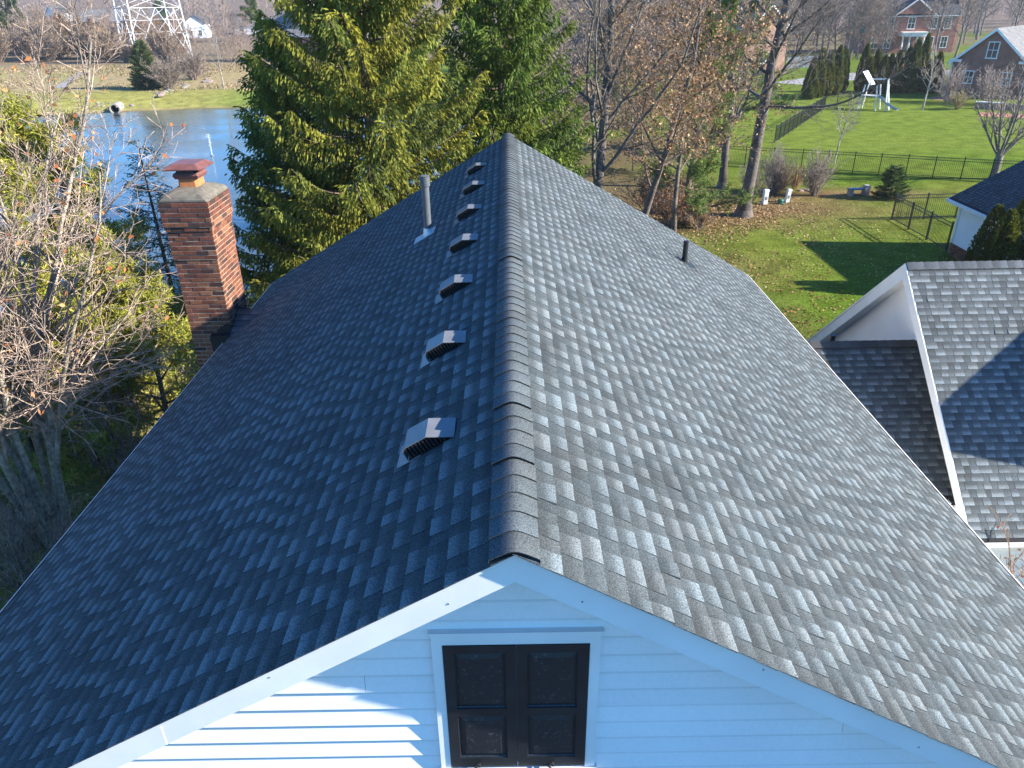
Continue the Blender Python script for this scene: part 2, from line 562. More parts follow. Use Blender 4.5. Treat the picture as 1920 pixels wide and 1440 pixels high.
P = [gp(1490, 158), gp(1560, 147), gp(1640, 139), gp(1760, 136), gp(1900, 133)]
strip('road', P, 7.0, .01, M['asphalt'])
P = [gp(1640, 136), gp(1670, 118), gp(1690, 104)]
strip('driveway', P, 4.5, .016, M['concrete'])
# ------------------------------------------------------------------ the shingled house
RIDGE_Z = CAMZ - 2.45
SLOPE = math.atan(.583)
CS, SN = math.cos(SLOPE), math.sin(SLOPE)
HALF = 5.34
EAVE_Z = RIDGE_Z - .583 * HALF
YF, YB = 2.95, 15.96
SLEN = HALF / CS

house = thing('house', 'large white house in the foreground under a long grey shingled gable roof with seven vents', 'house', (0, 9.5, 0))


EXPO = .138
WIDTHS = (.10, .125, .15, .175, .205, .24)


def shingle_mb(m, w, raised, tone, tw, Mx=None, e=EXPO):
    """one exposed tab: thin wedge with a butt edge, darker blend under the course above"""
    t = .017 if raised == 2 else (.0095 if raised else .0048)
    w = w - .003
    c = lambda s: (s * tw[0], s * tw[1], s * tw[2])
    T = [(.0, -.012, .0015), (w, -.012, .0015), (w, e, t), (.0, e, t)]
    B = [(w, e, -.001), (.0, e, -.001)]
    S0 = (.0, -.012, -.001); S1 = (w, -.012, -.001)
    f = (lambda p: Mx @ Vector(p)) if Mx is not None else (lambda p: Vector(p))
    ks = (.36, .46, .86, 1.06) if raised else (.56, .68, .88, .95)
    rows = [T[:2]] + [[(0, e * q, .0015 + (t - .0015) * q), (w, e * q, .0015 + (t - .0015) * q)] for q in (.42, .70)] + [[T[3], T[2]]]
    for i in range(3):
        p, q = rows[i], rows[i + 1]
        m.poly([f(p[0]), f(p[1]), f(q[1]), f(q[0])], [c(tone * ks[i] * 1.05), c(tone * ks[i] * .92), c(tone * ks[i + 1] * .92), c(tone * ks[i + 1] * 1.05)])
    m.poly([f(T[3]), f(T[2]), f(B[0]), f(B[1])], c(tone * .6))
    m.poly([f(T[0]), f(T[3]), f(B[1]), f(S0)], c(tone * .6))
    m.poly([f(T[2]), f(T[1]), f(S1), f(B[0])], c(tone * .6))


TONES = (.066, .074, .083, .102, .127, .146, .163, .184)
TINTS = ((.92, 1.07, 1.10), (.89, 1.07, 1.13), (.95, 1.07, 1.09), (1.08, 1.23, 1.27), (1.05, 1.22, 1.29))
_shm = {}


def shingle_mesh(k):
    if k not in _shm:
        m = MB(); shingle_mb(m, k[0], k[1], TONES[k[2]], TINTS[k[3]])
        _shm[k] = m.mesh('shingle')
        _shm[k].materials.append(M['shingle'])
    return _shm[k]


def lay_slope(O, u, v, n, U, L, rng, keep=None, start=0):
    """pieces of every course of a slope: (matrix, key, centre)"""
    out = []
    R = Matrix((u, v, n)).transposed().to_4x4()
    nc = int(L / EXPO)
    for i in range(nc):
        x = 0.0
        raised = rng.random() < .5
        first = True
        while x < U - .01:
            w = rng.choice((.11, .13, .13, .155, .155, .18, .21) if raised else (.09, .11, .11, .13, .155))
            if first: w = round(rng.uniform(.05, .2) / .025) * .025; first = False
            rest = U - x - w
            if rest < .08: w = round((U - x) / .01) * .01
            x0 = x
            x += w
            if raised:
                tone = rng.choice((4, 5, 5, 5, 6, 6, 6, 3))
            else:
                tone = rng.choice((0, 1, 1, 2, 2, 2))
            P = Vector(O) + Vector(u) * x0 + Vector(v) * (i * EXPO)
            c = P + Vector(u) * w / 2 + Vector(v) * EXPO / 2
            if keep is None or keep(c):
                Mx = Matrix.Translation(P) @ R
                out.append((Mx, (round(w, 3), 2 if raised and rng.random() < .012 else raised, tone, rng.choice((0, 0, 1, 1, 2))), c))
            raised = (not raised) if rng.random() < .93 else raised
    return out


def place_shingles(pieces, roof, root_loc, limit=300):
    def size(q):
        s = proj(q[2])
        if s is None or not (0 < s[0] < 1920 and 0 < s[1] < 1440): return 1e9
        return (q[2] - Vector((0, 0, CAMZ))).length
    pieces.sort(key=size)
    inv = Matrix.Translation(-Vector(root_loc))
    for Mx, k, c in pieces[:limit]:
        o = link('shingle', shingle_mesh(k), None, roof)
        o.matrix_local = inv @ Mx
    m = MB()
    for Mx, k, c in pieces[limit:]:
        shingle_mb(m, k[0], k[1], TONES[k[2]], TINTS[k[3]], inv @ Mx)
    m.build('shingles', M['shingle'], roof, kind='stuff')


def shift(m, loc):
    m.V = [(x - loc[0], y - loc[1], z - loc[2]) for x, y, z in m.V]
    return m


HL = house.location


def hb(m, name, mat, parent=house, **k):
    return shift(m, HL).build(name, mat, parent, **k)


# roof deck: the slab under the shingles
m = MB()
for s in (-1, 1):
    A = [(0, YF + .03, RIDGE_Z - .008), (s * HALF, YF + .03, EAVE_Z - .008), (s * HALF, YF + .03, EAVE_Z - .11), (0, YF + .03, RIDGE_Z - .11)]
    if s > 0: A.reverse()
    m.prism(A, (0, YB - YF - .06, 0))
roof = hb(m, 'roof', M['deck'])

rng = random.Random(11)
v = (-CS, 0, -SN); n = (-SN, 0, CS); u = (0, 1, 0)
CHX0, CHX1, CHY0, CHY1 = -5.97, -5.21, 12.87, 13.87
pieces = lay_slope((0, YF - .044, RIDGE_Z), u, v, n, YB - YF + .07, SLEN + .02, rng,
                   keep=lambda c: not (c.x < -4.75 and CHY0 - .35 < c.y < CHY1 + .35 and abs(c.y - 13.37) < (-4.60 - c.x) * .9 + .05))
v = (CS, 0, -SN); n = (SN, 0, CS); u = (0, -1, 0)
pieces += lay_slope((0, YB + .026, RIDGE_Z), u, v, n, YB - YF + .07, SLEN + .02, rng)
place_shingles(pieces, roof, HL)

# ridge caps: bent shingles lapped towards the camera
CAPE = .171
ncap = int((YB - YF) / CAPE) + 1


def cap_mb(m, tone, lift, tw, M4=None, half=.150, ln=CAPE + .03):
    prof = []
    K = 22
    ra = .055                                          # the fold is rounded, not sharp
    for i in range(K + 1):
        d = (-1 + 2 * i / K) * half
        prof.append((d * CS, -SN * (math.sqrt(d * d + ra * ra) - ra)))
    f = (lambda p: M4 @ Vector(p)) if M4 is not None else Vector
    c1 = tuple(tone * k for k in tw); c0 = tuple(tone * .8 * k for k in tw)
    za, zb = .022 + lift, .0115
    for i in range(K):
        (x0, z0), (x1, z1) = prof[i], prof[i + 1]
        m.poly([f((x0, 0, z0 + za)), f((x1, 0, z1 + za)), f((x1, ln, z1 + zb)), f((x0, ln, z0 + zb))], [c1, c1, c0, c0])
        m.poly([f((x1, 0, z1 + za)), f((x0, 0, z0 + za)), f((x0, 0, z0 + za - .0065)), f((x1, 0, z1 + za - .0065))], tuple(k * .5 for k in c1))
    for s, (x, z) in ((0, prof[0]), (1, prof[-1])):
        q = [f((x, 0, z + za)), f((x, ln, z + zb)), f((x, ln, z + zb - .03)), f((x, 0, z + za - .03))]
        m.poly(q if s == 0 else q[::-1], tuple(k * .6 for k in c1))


capm = []
for i in range(8):
    m = MB(); cap_mb(m, (.084, .092, .096, .088, .10, .082, .094, .09)[i], (0, 0, .001, .002, 0, .003, 0, .012)[i], TINTS[i % 3])
    me = m.mesh('ridge_cap', smooth=False); me.materials.append(M['shingle']); capm.append(me)
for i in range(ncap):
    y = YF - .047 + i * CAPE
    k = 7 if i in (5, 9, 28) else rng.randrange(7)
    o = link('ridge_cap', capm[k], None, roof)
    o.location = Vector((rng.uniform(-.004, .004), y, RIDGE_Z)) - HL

# rake boards, soffits, drip edges
RH = .185
WALL_Y = YF + .285
for yy, sgn in ((YF, 1), (YB, -1)):
    for s in (-1, 1):
        z0 = -.028
        xj = 2.06 if s < 0 else 3.1
        for xa, xb in ((0, xj - .001), (xj + .001, HALF + .02)):
            A = [(s * xa, 0, RIDGE_Z + z0 - .583 * xa), (s * xb, 0, RIDGE_Z + z0 - .583 * xb), (s * xb, 0, RIDGE_Z + z0 - RH - .583 * xb), (s * xa, 0, RIDGE_Z + z0 - RH - .583 * xa)]
            dj = .003 if xa else 0
            A = [(x, (yy if sgn > 0 else yy - .022) - dj * sgn, z) for x, y, z in A]
            if s > 0: A.reverse()
            m = MB(); m.prism(A, (0, .022, 0))
            rb = hb(m, 'rake_board', M['white'])
        # metal lip over the board
        m = MB()
        A = [(0, 0, RIDGE_Z - .008), (s * (HALF + .03), 0, RIDGE_Z - .008 - .583 * (HALF + .03)), (s * (HALF + .03), 0, RIDGE_Z - .052 - .583 * (HALF + .03)), (0, 0, RIDGE_Z - .052)]
        y0 = yy - .006 if sgn > 0 else yy - .006
        A = [(x, y0, z) for x, y, z in A]
        if s > 0: A.reverse()
        m.prism(A, (0, .005 if sgn > 0 else .014, 0))
        hb(m, 'drip_edge', M['white'])
        # nail heads
        if sgn > 0:
            for q in range(5):
                m = MB()
                x = s * (.35 + q * 1.02); zz = RIDGE_Z - .583 * abs(x) - (.075 if q % 2 else .15)
                m.tube((x, yy - .0025, zz), (x, yy + .005, zz), .0055, k=6)
                o = shift(m, HL).build('nail', M['vent'], rb)
        # soffit
        ya, yb = (yy + .024, WALL_Y + .01) if sgn > 0 else (YB - .29, YB - .024)
        A = [(0, ya, RIDGE_Z - .125), (s * (HALF - .02), ya, RIDGE_Z - .125 - .583 * (HALF - .02)), (s * (HALF - .02), ya, RIDGE_Z - .14 - .583 * (HALF - .02)), (0, ya, RIDGE_Z - .14)]
        if s > 0: A.reverse()
        m = MB(); m.prism(A, (0, yb - ya, 0)); hb(m, 'soffit', M['white'])
for s in (-1, 1):
    m = MB()
    x0, x1 = (HALF - .005) * s, (HALF + .024) * s
    zt = EAVE_Z - .012
    A = [(x0, YF + .03, zt), (x1, YF + .03, zt - .012), (x1, YF + .03, zt - .16), (x0, YF + .03, zt - .16)]
    if s > 0: A.reverse()
    m.prism(A, (0, YB - YF - .06, 0))
    hb(m, 'eave_board', M['white'])
    m = MB()
    xw = s * (HALF - .45)
    m.box((min(x0, xw), YF + .30, EAVE_Z - .175), (max(x0, xw), YB - .30, EAVE_Z - .16))
    hb(m, 'eave_soffit', M['white'])

# walls: side walls, and the front gable with each clapboard
WX = HALF - .45
m = MB()
zt = EAVE_Z + .583 * .45 - .16
m.box((-WX, WALL_Y + .03, 0), (WX, YB - .30, zt))
m.prism([(-WX, WALL_Y + .03, zt), (WX, WALL_Y + .03, zt), (0, WALL_Y + .03, RIDGE_Z - .16)], (0, YB - .33 - WALL_Y, 0))
wall = hb(m, 'wall', M['siding'])
CL = .1475
z = RIDGE_Z - .15
nb = 0
while z > .2 and nb < 58:
    zb = z - CL
    def hw(zz):
        return min(WX, max(0.0, (RIDGE_Z - .150 - zz) / .583))
    h0, h1 = hw(z), hw(zb)
    if h1 > .05:
        yt, yb = WALL_Y + .014, WALL_Y - .008
        a = [(-h0, yt, z), (h0, yt, z)]; b = [(-h1, yb, zb), (h1, yb, zb)]
        if h0 < .01: a = [(0, yt, z), (0.001, yt, z)]
        cuts = [0.0, 1.0]
        if h1 > 1.2 and rng.random() < .6: cuts = [0.0, rng.uniform(.12, .88), 1.0]
        for c0_, c1_ in zip(cuts[:-1], cuts[1:]):
            m = MB()
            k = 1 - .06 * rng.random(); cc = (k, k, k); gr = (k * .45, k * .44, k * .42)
            L0, L1 = -h0 + 2 * h0 * c0_, -h0 + 2 * h0 * c1_
            B0, B1 = -h1 + 2 * h1 * c0_, -h1 + 2 * h1 * c1_
            if c0_ > 0: L0 = B0 = B0 + .0015
            if c1_ < 1: L1 = B1 = B1 - .0015
            if L1 - L0 < .01: L1 = L0 + .01
            a = [(L0, yt, z), (L1, yt, z)]; b = [(B0, yb, zb), (B1, yb, zb)]
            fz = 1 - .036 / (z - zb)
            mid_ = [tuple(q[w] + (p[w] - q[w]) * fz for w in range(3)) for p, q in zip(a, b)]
            lap_shade = (k * .88, k * .88, k * .87)           # shade under the lap, painted in as a darker strip
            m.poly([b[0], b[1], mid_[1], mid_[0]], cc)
            m.poly([mid_[0], mid_[1], a[1], a[0]], lap_shade)
            m.poly([(B0, WALL_Y + .028, zb + .014), (B1, WALL_Y + .028, zb + .014), b[1], b[0]], gr)  # underside coloured dark to stand in for lap shade
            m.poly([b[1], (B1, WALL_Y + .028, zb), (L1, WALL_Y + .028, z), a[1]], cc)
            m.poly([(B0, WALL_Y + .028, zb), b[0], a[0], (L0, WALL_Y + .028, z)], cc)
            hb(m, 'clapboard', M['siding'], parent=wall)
        nb += 1
    z = zb

# the pair of closed shutters in its white casing
SZ1 = CAMZ - 3.375; SZ0 = CAMZ - 4.455
SY = WALL_Y - .012
m = MB()
m.box((-.50, SY - .017, SZ0 - .02), (-.437, SY + .02, SZ1 + .004)); m.box((.437, SY - .017, SZ0 - .02), (.50, SY + .02, SZ1 + .004))
m.box((-.50, SY - .017, SZ1 + .004), (.50, SY + .02, SZ1 + .085))
m.box((-.515, SY - .026, SZ1 + .085), (.515, SY + .03, SZ1 + .104))
m.box((-.515, SY - .04, SZ0 - .075), (.515, SY + .02, SZ0 - .022))
m.box((-.437, SY + .004, SZ0 - .02), (.437, SY + .02, SZ1 + .004))
casing = hb(m, 'shutter_casing', M['white'])
for s in (-1, 1):
    x0, x1 = (-.433, -.002) if s < 0 else (.002, .433)
    ya, yb = SY - .024, SY + .003
    m = MB()
    H_ = SZ1 - SZ0
    st = .062
    zm = SZ0 + H_ * .475
    m.box((x0, ya, SZ0), (x0 + st, yb, SZ1)); m.box((x1 - st, ya, SZ0), (x1, yb, SZ1))
    m.box((x0 + st, ya, SZ0), (x1 - st, yb, SZ0 + .085)); m.box((x0 + st, ya, SZ1 - .06), (x1 - st, yb, SZ1))
    m.box((x0 + st, ya, zm - .035), (x1 - st, yb, zm + .035))
    sh = hb(m, 'shutter', M['shutter'])
    for za, zb in ((SZ0 + .085, zm - .035), (zm + .035, SZ1 - .06)):
        m = MB()
        xa, xb = x0 + st, x1 - st
        R0 = [(xa, yb - .006, za), (xb, yb - .006, za), (xb, yb - .006, zb), (xa, yb - .006, zb)]
        f = lambda b, y: [(xa + b, y, za + b), (xb - b, y, za + b), (xb - b, y, zb - b), (xa + b, y, zb - b)]
        m.loft([f(.0, yb - .004), f(.0, ya + .008), f(.008, ya + .015), f(.045, ya + .003), f(.05, ya + .003)])
        shift(m, HL).build('panel', M['shutter_worn'], sh)
    m = MB()
    xc = (x0 + x1) / 2 + .02 * s
    pts = []
    for q in range(15):
        a = q / 14 * 2 * PI * .8
        if q < 7: pts.append((xc - .02 + .022 * math.cos(a + 1.2), ya - .02, SZ0 + .028 + .022 * math.sin(a + 1.2)))
        else: pts.append((xc + .012 + .02 * math.cos(-a + 1.0), ya - .02, SZ0 - .015 + .022 * math.sin(-a + 1.0)))
    for p, q in zip(pts[:-1], pts[1:]): m.tube(p, q, .006, k=6, caps=True)
    m.tube((xc - .01, ya - .025, SZ0 + .03), (xc - .01, ya + .01, SZ0 + .03), .008, k=6)
    shift(m, HL).build('shutter_hook', M['black_trim'], sh)

# seven slant-back vents on the shaded slope
def slope_frame(x, y, side):
    if side < 0: v = Vector((-CS, 0, -SN)); n = Vector((-SN, 0, CS)); u = Vector((0, 1, 0))
    else: v = Vector((CS, 0, -SN)); n = Vector((SN, 0, CS)); u = Vector((0, -1, 0))
    R = Matrix((u, v, n)).transposed().to_4x4()
    return Matrix.Translation(Vector((x, y, RIDGE_Z - .583 * abs(x))) - HL) @ R


PROF = [(.0, .012), (.185, .120), (.375, .120), (.405, .100), (.415, .02)]
m = MB()
m.box((-.02, .30, .0095), (.30, .515, .0125))
flange_me = m.mesh('flange'); flange_me.materials.append(M['vent'])
m = MB()
U0, U1 = 0.0, .285
for (a, b), (c, d) in zip(PROF[:-1], PROF[1:]):
    m.poly([(U0, a, b), (U1, a, b), (U1, c, d), (U0, c, d)])
    dx, dy = c - a, d - b; l = math.hypot(dx, dy); nx_, ny_ = dy / l * .006, -dx / l * .006
    m.poly([(U0, c + nx_, d + ny_), (U1, c + nx_, d + ny_), (U1, a + nx_, b + ny_), (U0, a + nx_, b + ny_)])
    m.poly([(U0, a, b), (U0, c, d), (U0, c + nx_, d + ny_), (U0, a + nx_, b + ny_)])
m.poly([(U1, q[0], q[1]) for q in PROF] + [(U1, .415, .005), (U1, .0, .005)])
hood_me = m.mesh('vent_hood'); hood_me.materials.append(M['vent'])
m = MB()
IN = [(.03, .006), (.03, .022), (.185, .110), (.372, .110), (.395, .094), (.404, .006)]
m.poly([(.05, a, b) for a, b in IN]); m.poly([(.0, .0, .013), (.05, .0, .013), (.05, .41, .013), (.0, .41, .013)])
scr_me = m.mesh('screen'); scr_me.materials.append(M['vent_dark'])
slat_me = []
for q in range(11):
    vv = .075 + q * .030
    hh = min(.106, .012 + vv * .098 / .18)
    m = MB(); m.box((.012, vv, .012), (.026, vv + .011, hh))
    me = m.mesh('slat'); me.materials.append(M['slat']); slat_me.append(me)
VENT_Y = [4.56, 6.16, 7.74, 9.32, 10.92, 12.50, 14.08]
for i, y in enumerate(VENT_Y):
    Mx = slope_frame(-.40, y - .14, -1) @ Matrix.Rotation(rng.uniform(-.03, .03), 4, 'Z') @ Matrix.Scale(.93, 4)
    h = link('roof_vent', hood_me, None, house); h.matrix_local = Mx
    for me in [flange_me, scr_me] + slat_me:
        o = link(me.name.split('.')[0], me, None, h)

# plumbing stacks
def stack(x, y, side, hgt, r, mat, capped):
    base = Vector((x, y, RIDGE_Z - .583 * abs(x)))
    m = MB(); m.tube(base - Vector((0, 0, .1)), base + Vector((0, 0, hgt)), r, r, 18)
    if not capped: m.tube(base + Vector((0, 0, hgt)), base + Vector((0, 0, hgt + .002)), r * .8, r * .8, 18, (.2, .2, .2))
    p = hb(m, 'vent_pipe', mat, smooth=False)
    m = MB(); m.tube(base + Vector((0, 0, -.08)), base + Vector((0, 0, .10)), r * 1.55, r * 1.12, 18)
    F = slope_frame(x, y, side)
    F = Matrix.Translation(HL) @ F
    m.bevbox((-.17, -.13, .010), (.17, .24, .016), .002, (1, 1, 1), F)
    o = shift(m, HL).build('pipe_boot', M['galv'] if capped else M['black_pipe'], p)
    if capped:
        m = MB()
        for k in range(4):
            z0 = hgt - .10 + k * .035
            m.tube(base + Vector((0, 0, z0)), base + Vector((0, 0, z0 + .026)), r * 1.34, r * 1.34, 18)
        m.tube(base + Vector((0, 0, hgt - .11)), base + Vector((0, 0, hgt + .02)), r * 1.18, r * 1.18, 18)
        m.tube(base + Vector((0, 0, hgt + .04)), base + Vector((0, 0, hgt + .05)), r * 1.3, r * .9, 18)
        shift(m, HL).build('pipe_cap', mat, p)


stack(-1.25, 11.25, -1, .84, .058, M['pvc'], True)
stack(3.18, 13.12, 1, .40, .046, M['black_pipe'], False)

# chimney: every brick that shows is a piece
BW, BH, BD = .208, .0735, .095
CRS = .085
ZT = CAMZ - 3.02
m = MB()
m.box((CHX0 + .006, CHY0 + .006, 0), (CHX1 - .006, CHY1 - .006, ZT - 12 * CRS))
m.box((CHX0 - .010, CHY0 - .010, ZT - 12 * CRS + .001), (CHX1 + .010, CHY1 + .010, ZT - 5 * CRS))
m.box((CHX0 - .042, CHY0 - .042, ZT - 5 * CRS + .001), (CHX1 + .042, CHY1 + .042, ZT - .005))
chim = hb(m, 'chimney', M['mortar'])
BT = [(.165, .066, .040), (.135, .054, .036), (.195, .084, .048), (.105, .047, .036), (.155, .060, .040), (.225, .108, .062), (.066, .038, .032)]
bm = {}


def brick_me(ax, ln, t):
    k = (ax, round(ln, 3), t)
    if k not in bm:
        q = MB(); b = .006
        lo = (0, 0, 0); hi = (ln, BD, BH) if ax == 'x' else (BD, ln, BH)
        x1, y1, z1 = hi
        f = lambda d, z: [(d, d, z), (x1 - d, d, z), (x1 - d, y1 - d, z), (d, y1 - d, z)]
        q.loft([f(b, 0), f(0, b), f(0, z1 - b), f(b, z1)], BT[t])
        bm[k] = q.mesh('brick'); bm[k].materials.append(M['brick'])
    return bm[k]


bricks = []
row = 0
zz = ZT - BH
while zz > .0:
    off = .05 if row < 5 else (.032 if row == 5 else (.016 if row < 12 else 0))
    X0, X1, Y0, Y1 = CHX0 - off, CHX1 + off, CHY0 - off, CHY1 + off
    for ax, fix, a, b in (('x', Y0, X0, X1), ('y', X1 - BD, Y0, Y1), ('x', Y1 - BD, X0, X1), ('y', X0, Y0, Y1)):
        p = a; first = True
        if ax == 'y': p = a + BD + .011; b = b - BD - .011
        while p < b - .03:
            ln = BW if not (first and row % 2) else BW / 2 - .005
            first = False
            if b - (p + ln) < .055: ln = b - p
            t = rng.choice((0, 0, 1, 2, 2, 3, 4, 5, 6)) if row > 2 else rng.choice((1, 3, 4, 6))
            j = rng.uniform(-.004, .004)
            pos = (p, fix + j, zz) if ax == 'x' else (fix + j, p, zz)
            vis = (ax == 'x' and fix == Y0) or (ax == 'y' and fix == X1 - BD)
            bricks.append((vis and zz > 4.6, Vector(pos), ax, ln, t))
            p += ln + .012
    zz -= CRS; row += 1
nvis = 0
st = MB()
for vis, pos, ax, ln, t in bricks:
    if vis and nvis < 300:
        o = link('brick', brick_me(ax, ln, t), None, chim); o.location = pos - HL; nvis += 1
    else:
        hi = (ln, BD, BH) if ax == 'x' else (BD, ln, BH)
        st.box(pos - HL, pos - HL + Vector(hi), BT[t])
st.build('bricks', M['brick'], chim, kind='stuff')
# cement crown, rounded
m = MB()
cx, cy = (CHX0 + CHX1) / 2, (CHY0 + CHY1) / 2
f = lambda dx, dy, z, r: [(cx + sx * (dx - (r if k else 0)), cy + sy * (dy - (0 if k else r)), z) for sx, sy, ks in ((-1, -1, (0, 1)), (1, -1, (1, 0)), (1, 1, (0, 1)), (-1, 1, (1, 0))) for k in ks]
hx, hy = (CHX1 - CHX0) / 2 + .055, (CHY1 - CHY0) / 2 + .055
m.loft([f(hx - .02, hy - .02, ZT + .002, .02), f(hx - .01, hy - .01, ZT + .02, .02), f(hx - .012, hy - .012, ZT + .05, .04), f(hx - .045, hy - .045, ZT + .10, .07), f(hx - .13, hy - .13, ZT + .15, .09), f(.20, .20, ZT + .20, .05)])
hb(m, 'chimney_crown', M['crown'], parent=chim)
# clay flue, its broken collar and the metal hood
m = MB()
fz = ZT + .19
m.loft([f(.175, .19, fz, .04), f(.165, .18, fz + .14, .04)])
hb(m, 'clay_flue', M['clay'], parent=chim)
m = MB()
m.loft([f(.20, .20, fz + .145, .01), f(.225, .225, fz + .20, .01), f(.205, .205, fz + .245, .01)])
hb(m, 'flue_collar', M['rust'], parent=chim)
m = MB()
for sx in (-1, 1):
    for sy in (-1, 1):
        m.box((cx + sx * .15 - .012, cy + sy * .15 - .012, fz + .24), (cx + sx * .15 + .012, cy + sy * .15 + .012, fz + .33))
for k in range(14):
    a = -.16 + k * .0246
    m.box((cx + a - .003, cy - .17, fz + .245), (cx + a + .003, cy - .165, fz + .33)); m.box((cx + .165, cy + a - .003, fz + .245), (cx + .17, cy + a + .003, fz + .33))
hb(m, 'cap_mesh', M['blackiron'], parent=chim)
m = MB()
m.loft([f(.33, .36, fz + .315, .03), f(.335, .365, fz + .332, .03), f(.22, .25, fz + .40, .02), f(.215, .245, fz + .405, .02)])
hb(m, 'cap_lid', M['rust'], parent=chim)

# cricket behind the chimney with its own short courses, and stepped black flashing
cyc = (CHY0 + CHY1) / 2
zc_r = RIDGE_Z - .583 * 4.68
m = MB()
m.poly([(-4.68, cyc, zc_r), (CHX1 + .0, cyc, zc_r), (CHX1, CHY0 - .18, RIDGE_Z - .583 * 5.21 + .006)], (.05, .05, .05))
m.poly([(-4.68, cyc, zc_r), (CHX1, CHY1 + .18, RIDGE_Z - .583 * 5.21 + .006), (CHX1, cyc, zc_r)], (.05, .05, .05))
hb(m, 'chimney_cricket', M['shingle'], parent=roof)
for k in range(5):
    y0 = cyc - .02 - k * .132
    for j in range(5):
        xa = CHX1 + .01 + j * .135
        lim = -4.66 - (k * .132) * .86
        if xa + .05 > lim: continue
        w = min(.132, lim - xa)
        drop = (zc_r - (RIDGE_Z - .583 * 5.21)) / (.5 + .18)
        zA = zc_r - k * .132 * drop; zB = zA - .135 * drop
        tone = rng.choice((.07, .09, .12, .13))
        q = MB()
        A = [(xa, y0, zA + .006), (xa, y0 - .14, zB + .018), (xa + w, y0 - .14, zB + .018), (xa + w, y0, zA + .006)]
        c0 = (tone * .6,) * 3; c1 = (tone, tone, tone * 1.03)
        q.poly(A, [c0, c1, c1, c0])
        q.poly([A[1], (xa, y0 - .14, zB + .004), (xa + w, y0 - .14, zB + .004), A[2]], c0)
        hb(q, 'shingle', M['shingle'], parent=roof)
m = MB()
for k in range(5):       # near face
    x1 = CHX1 + .012 - k * .13; zr = RIDGE_Z - .583 * (-x1 if x1 < 0 else x1)
    if k < 3:
        m.box((x1 - .14, CHY0 - .012 - .001 * k, zr - .14), (x1, CHY0 - .006, zr + .21 - .02 * k))
for k in range(4):       # face towards the ridge
    y = CHY0 - .01 + k * .14
    zr = RIDGE_Z - .583 * 5.21
    m.box((CHX1 + .002, y, zr - .05), (CHX1 + .010, y + .137, zr + .12 + .085 * k))
for k in range(3):
    y = CHY1 - .01 - (k + 1) * .14
    zr = RIDGE_Z - .583 * 5.21
    m.box((CHX1 + .0025, y, zr - .05), (CHX1 + .0095, y + .137, zr + .13 + .08 * k))
m.box((CHX1 - .36, CHY0 - .16, RIDGE_Z - .583 * 5.56 - .06), (CHX1 - .02, CHY0 - .014, RIDGE_Z - .583 * 5.2 + .03))
hb(m, 'chimney_flashing', M['flash'], parent=chim)
# ------------------------------------------------------------------ the attached garage, the low link roof, the wing beside it
GXL = 7.62
G_RZ, G_RY = CAMZ - 4.60, 13.74
G_EY, G_EZ = 9.76, CAMZ - 8.09
G_SL = math.atan2(G_RZ - G_EZ, G_RY - G_EY)
garage = thing('garage', 'white attached garage to the right with a steep grey shingled roof half in shadow', 'garage', (12, G_RY, 0))
GLOC = garage.location
GXR = 14.5


def gb(m, name, mat, parent=garage, **k):
    return shift(m, GLOC).build(name, mat, parent, **k)


m = MB()
for s in (-1, 1):
    A = [(GXL, G_RY, G_RZ - .008), (GXL, G_RY + s * (G_RY - G_EY), G_EZ - .008), (GXL, G_RY + s * (G_RY - G_EY), G_EZ - .14), (GXL, G_RY, G_RZ - .14)]
    m.prism(A, (GXR - GXL, 0, 0))
groof = gb(m, 'roof', M['deck'])
cg, sg = math.cos(G_SL), math.sin(G_SL)
GLEN = (G_RY - G_EY) / cg
rng = random.Random(5)
g_p = lay_slope((12.6, G_RY, G_RZ), (-1, 0, 0), (0, -cg, -sg), (0, -sg, cg), 12.6 - GXL + .03, GLEN + .02, rng)
g_p = [(a, (k[0], k[1], min(len(TONES) - 1, k[2] + 1), 3 + (k[3] % 2)), c) for a, k, c in g_p]
place_shingles(g_p, groof, GLOC, 300)
# back slope, away from the camera
m = MB()
m.poly([(GXL - .02, G_RY, G_RZ), (GXR, G_RY, G_RZ), (GXR, 2 * G_RY - G_EY, G_EZ), (GXL - .02, 2 * G_RY - G_EY, G_EZ)], (.09, .09, .093))
m.poly([(12.6, G_EY, G_EZ + .004), (GXR, G_EY, G_EZ + .004), (GXR, G_RY, G_RZ + .004), (12.6, G_RY, G_RZ + .004)], (.09, .09, .093))
gb(m, 'roof_slope', M['shingle'], parent=groof)
# caps along its ridge
for i in range(36):
    x = GXL - .02 + i * .145
    t = rng.choice((.085, .10, .12, .075)); lift = .0
    m = MB()
    for s in (-1, 1):
        A = [(x, G_RY, G_RZ + .022), (x + .165, G_RY, G_RZ + .034), (x + .165, G_RY + s * .125, G_RZ + .034 - .125 * sg / cg), (x, G_RY + s * .125, G_RZ + .022 - .125 * sg / cg)]
        if s < 0: A.reverse()
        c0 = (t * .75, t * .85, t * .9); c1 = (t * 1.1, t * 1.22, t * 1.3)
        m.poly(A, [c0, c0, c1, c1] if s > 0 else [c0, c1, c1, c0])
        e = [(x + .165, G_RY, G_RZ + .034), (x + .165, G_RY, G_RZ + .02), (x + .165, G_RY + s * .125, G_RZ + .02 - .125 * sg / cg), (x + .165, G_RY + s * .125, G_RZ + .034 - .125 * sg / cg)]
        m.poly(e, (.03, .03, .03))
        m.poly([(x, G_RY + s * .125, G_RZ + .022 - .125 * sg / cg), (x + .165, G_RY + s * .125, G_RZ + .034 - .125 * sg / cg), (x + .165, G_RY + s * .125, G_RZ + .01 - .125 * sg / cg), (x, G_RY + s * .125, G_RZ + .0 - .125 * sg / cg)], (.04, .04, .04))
    gb(m, 'ridge_cap', M['shingle'], parent=groof)
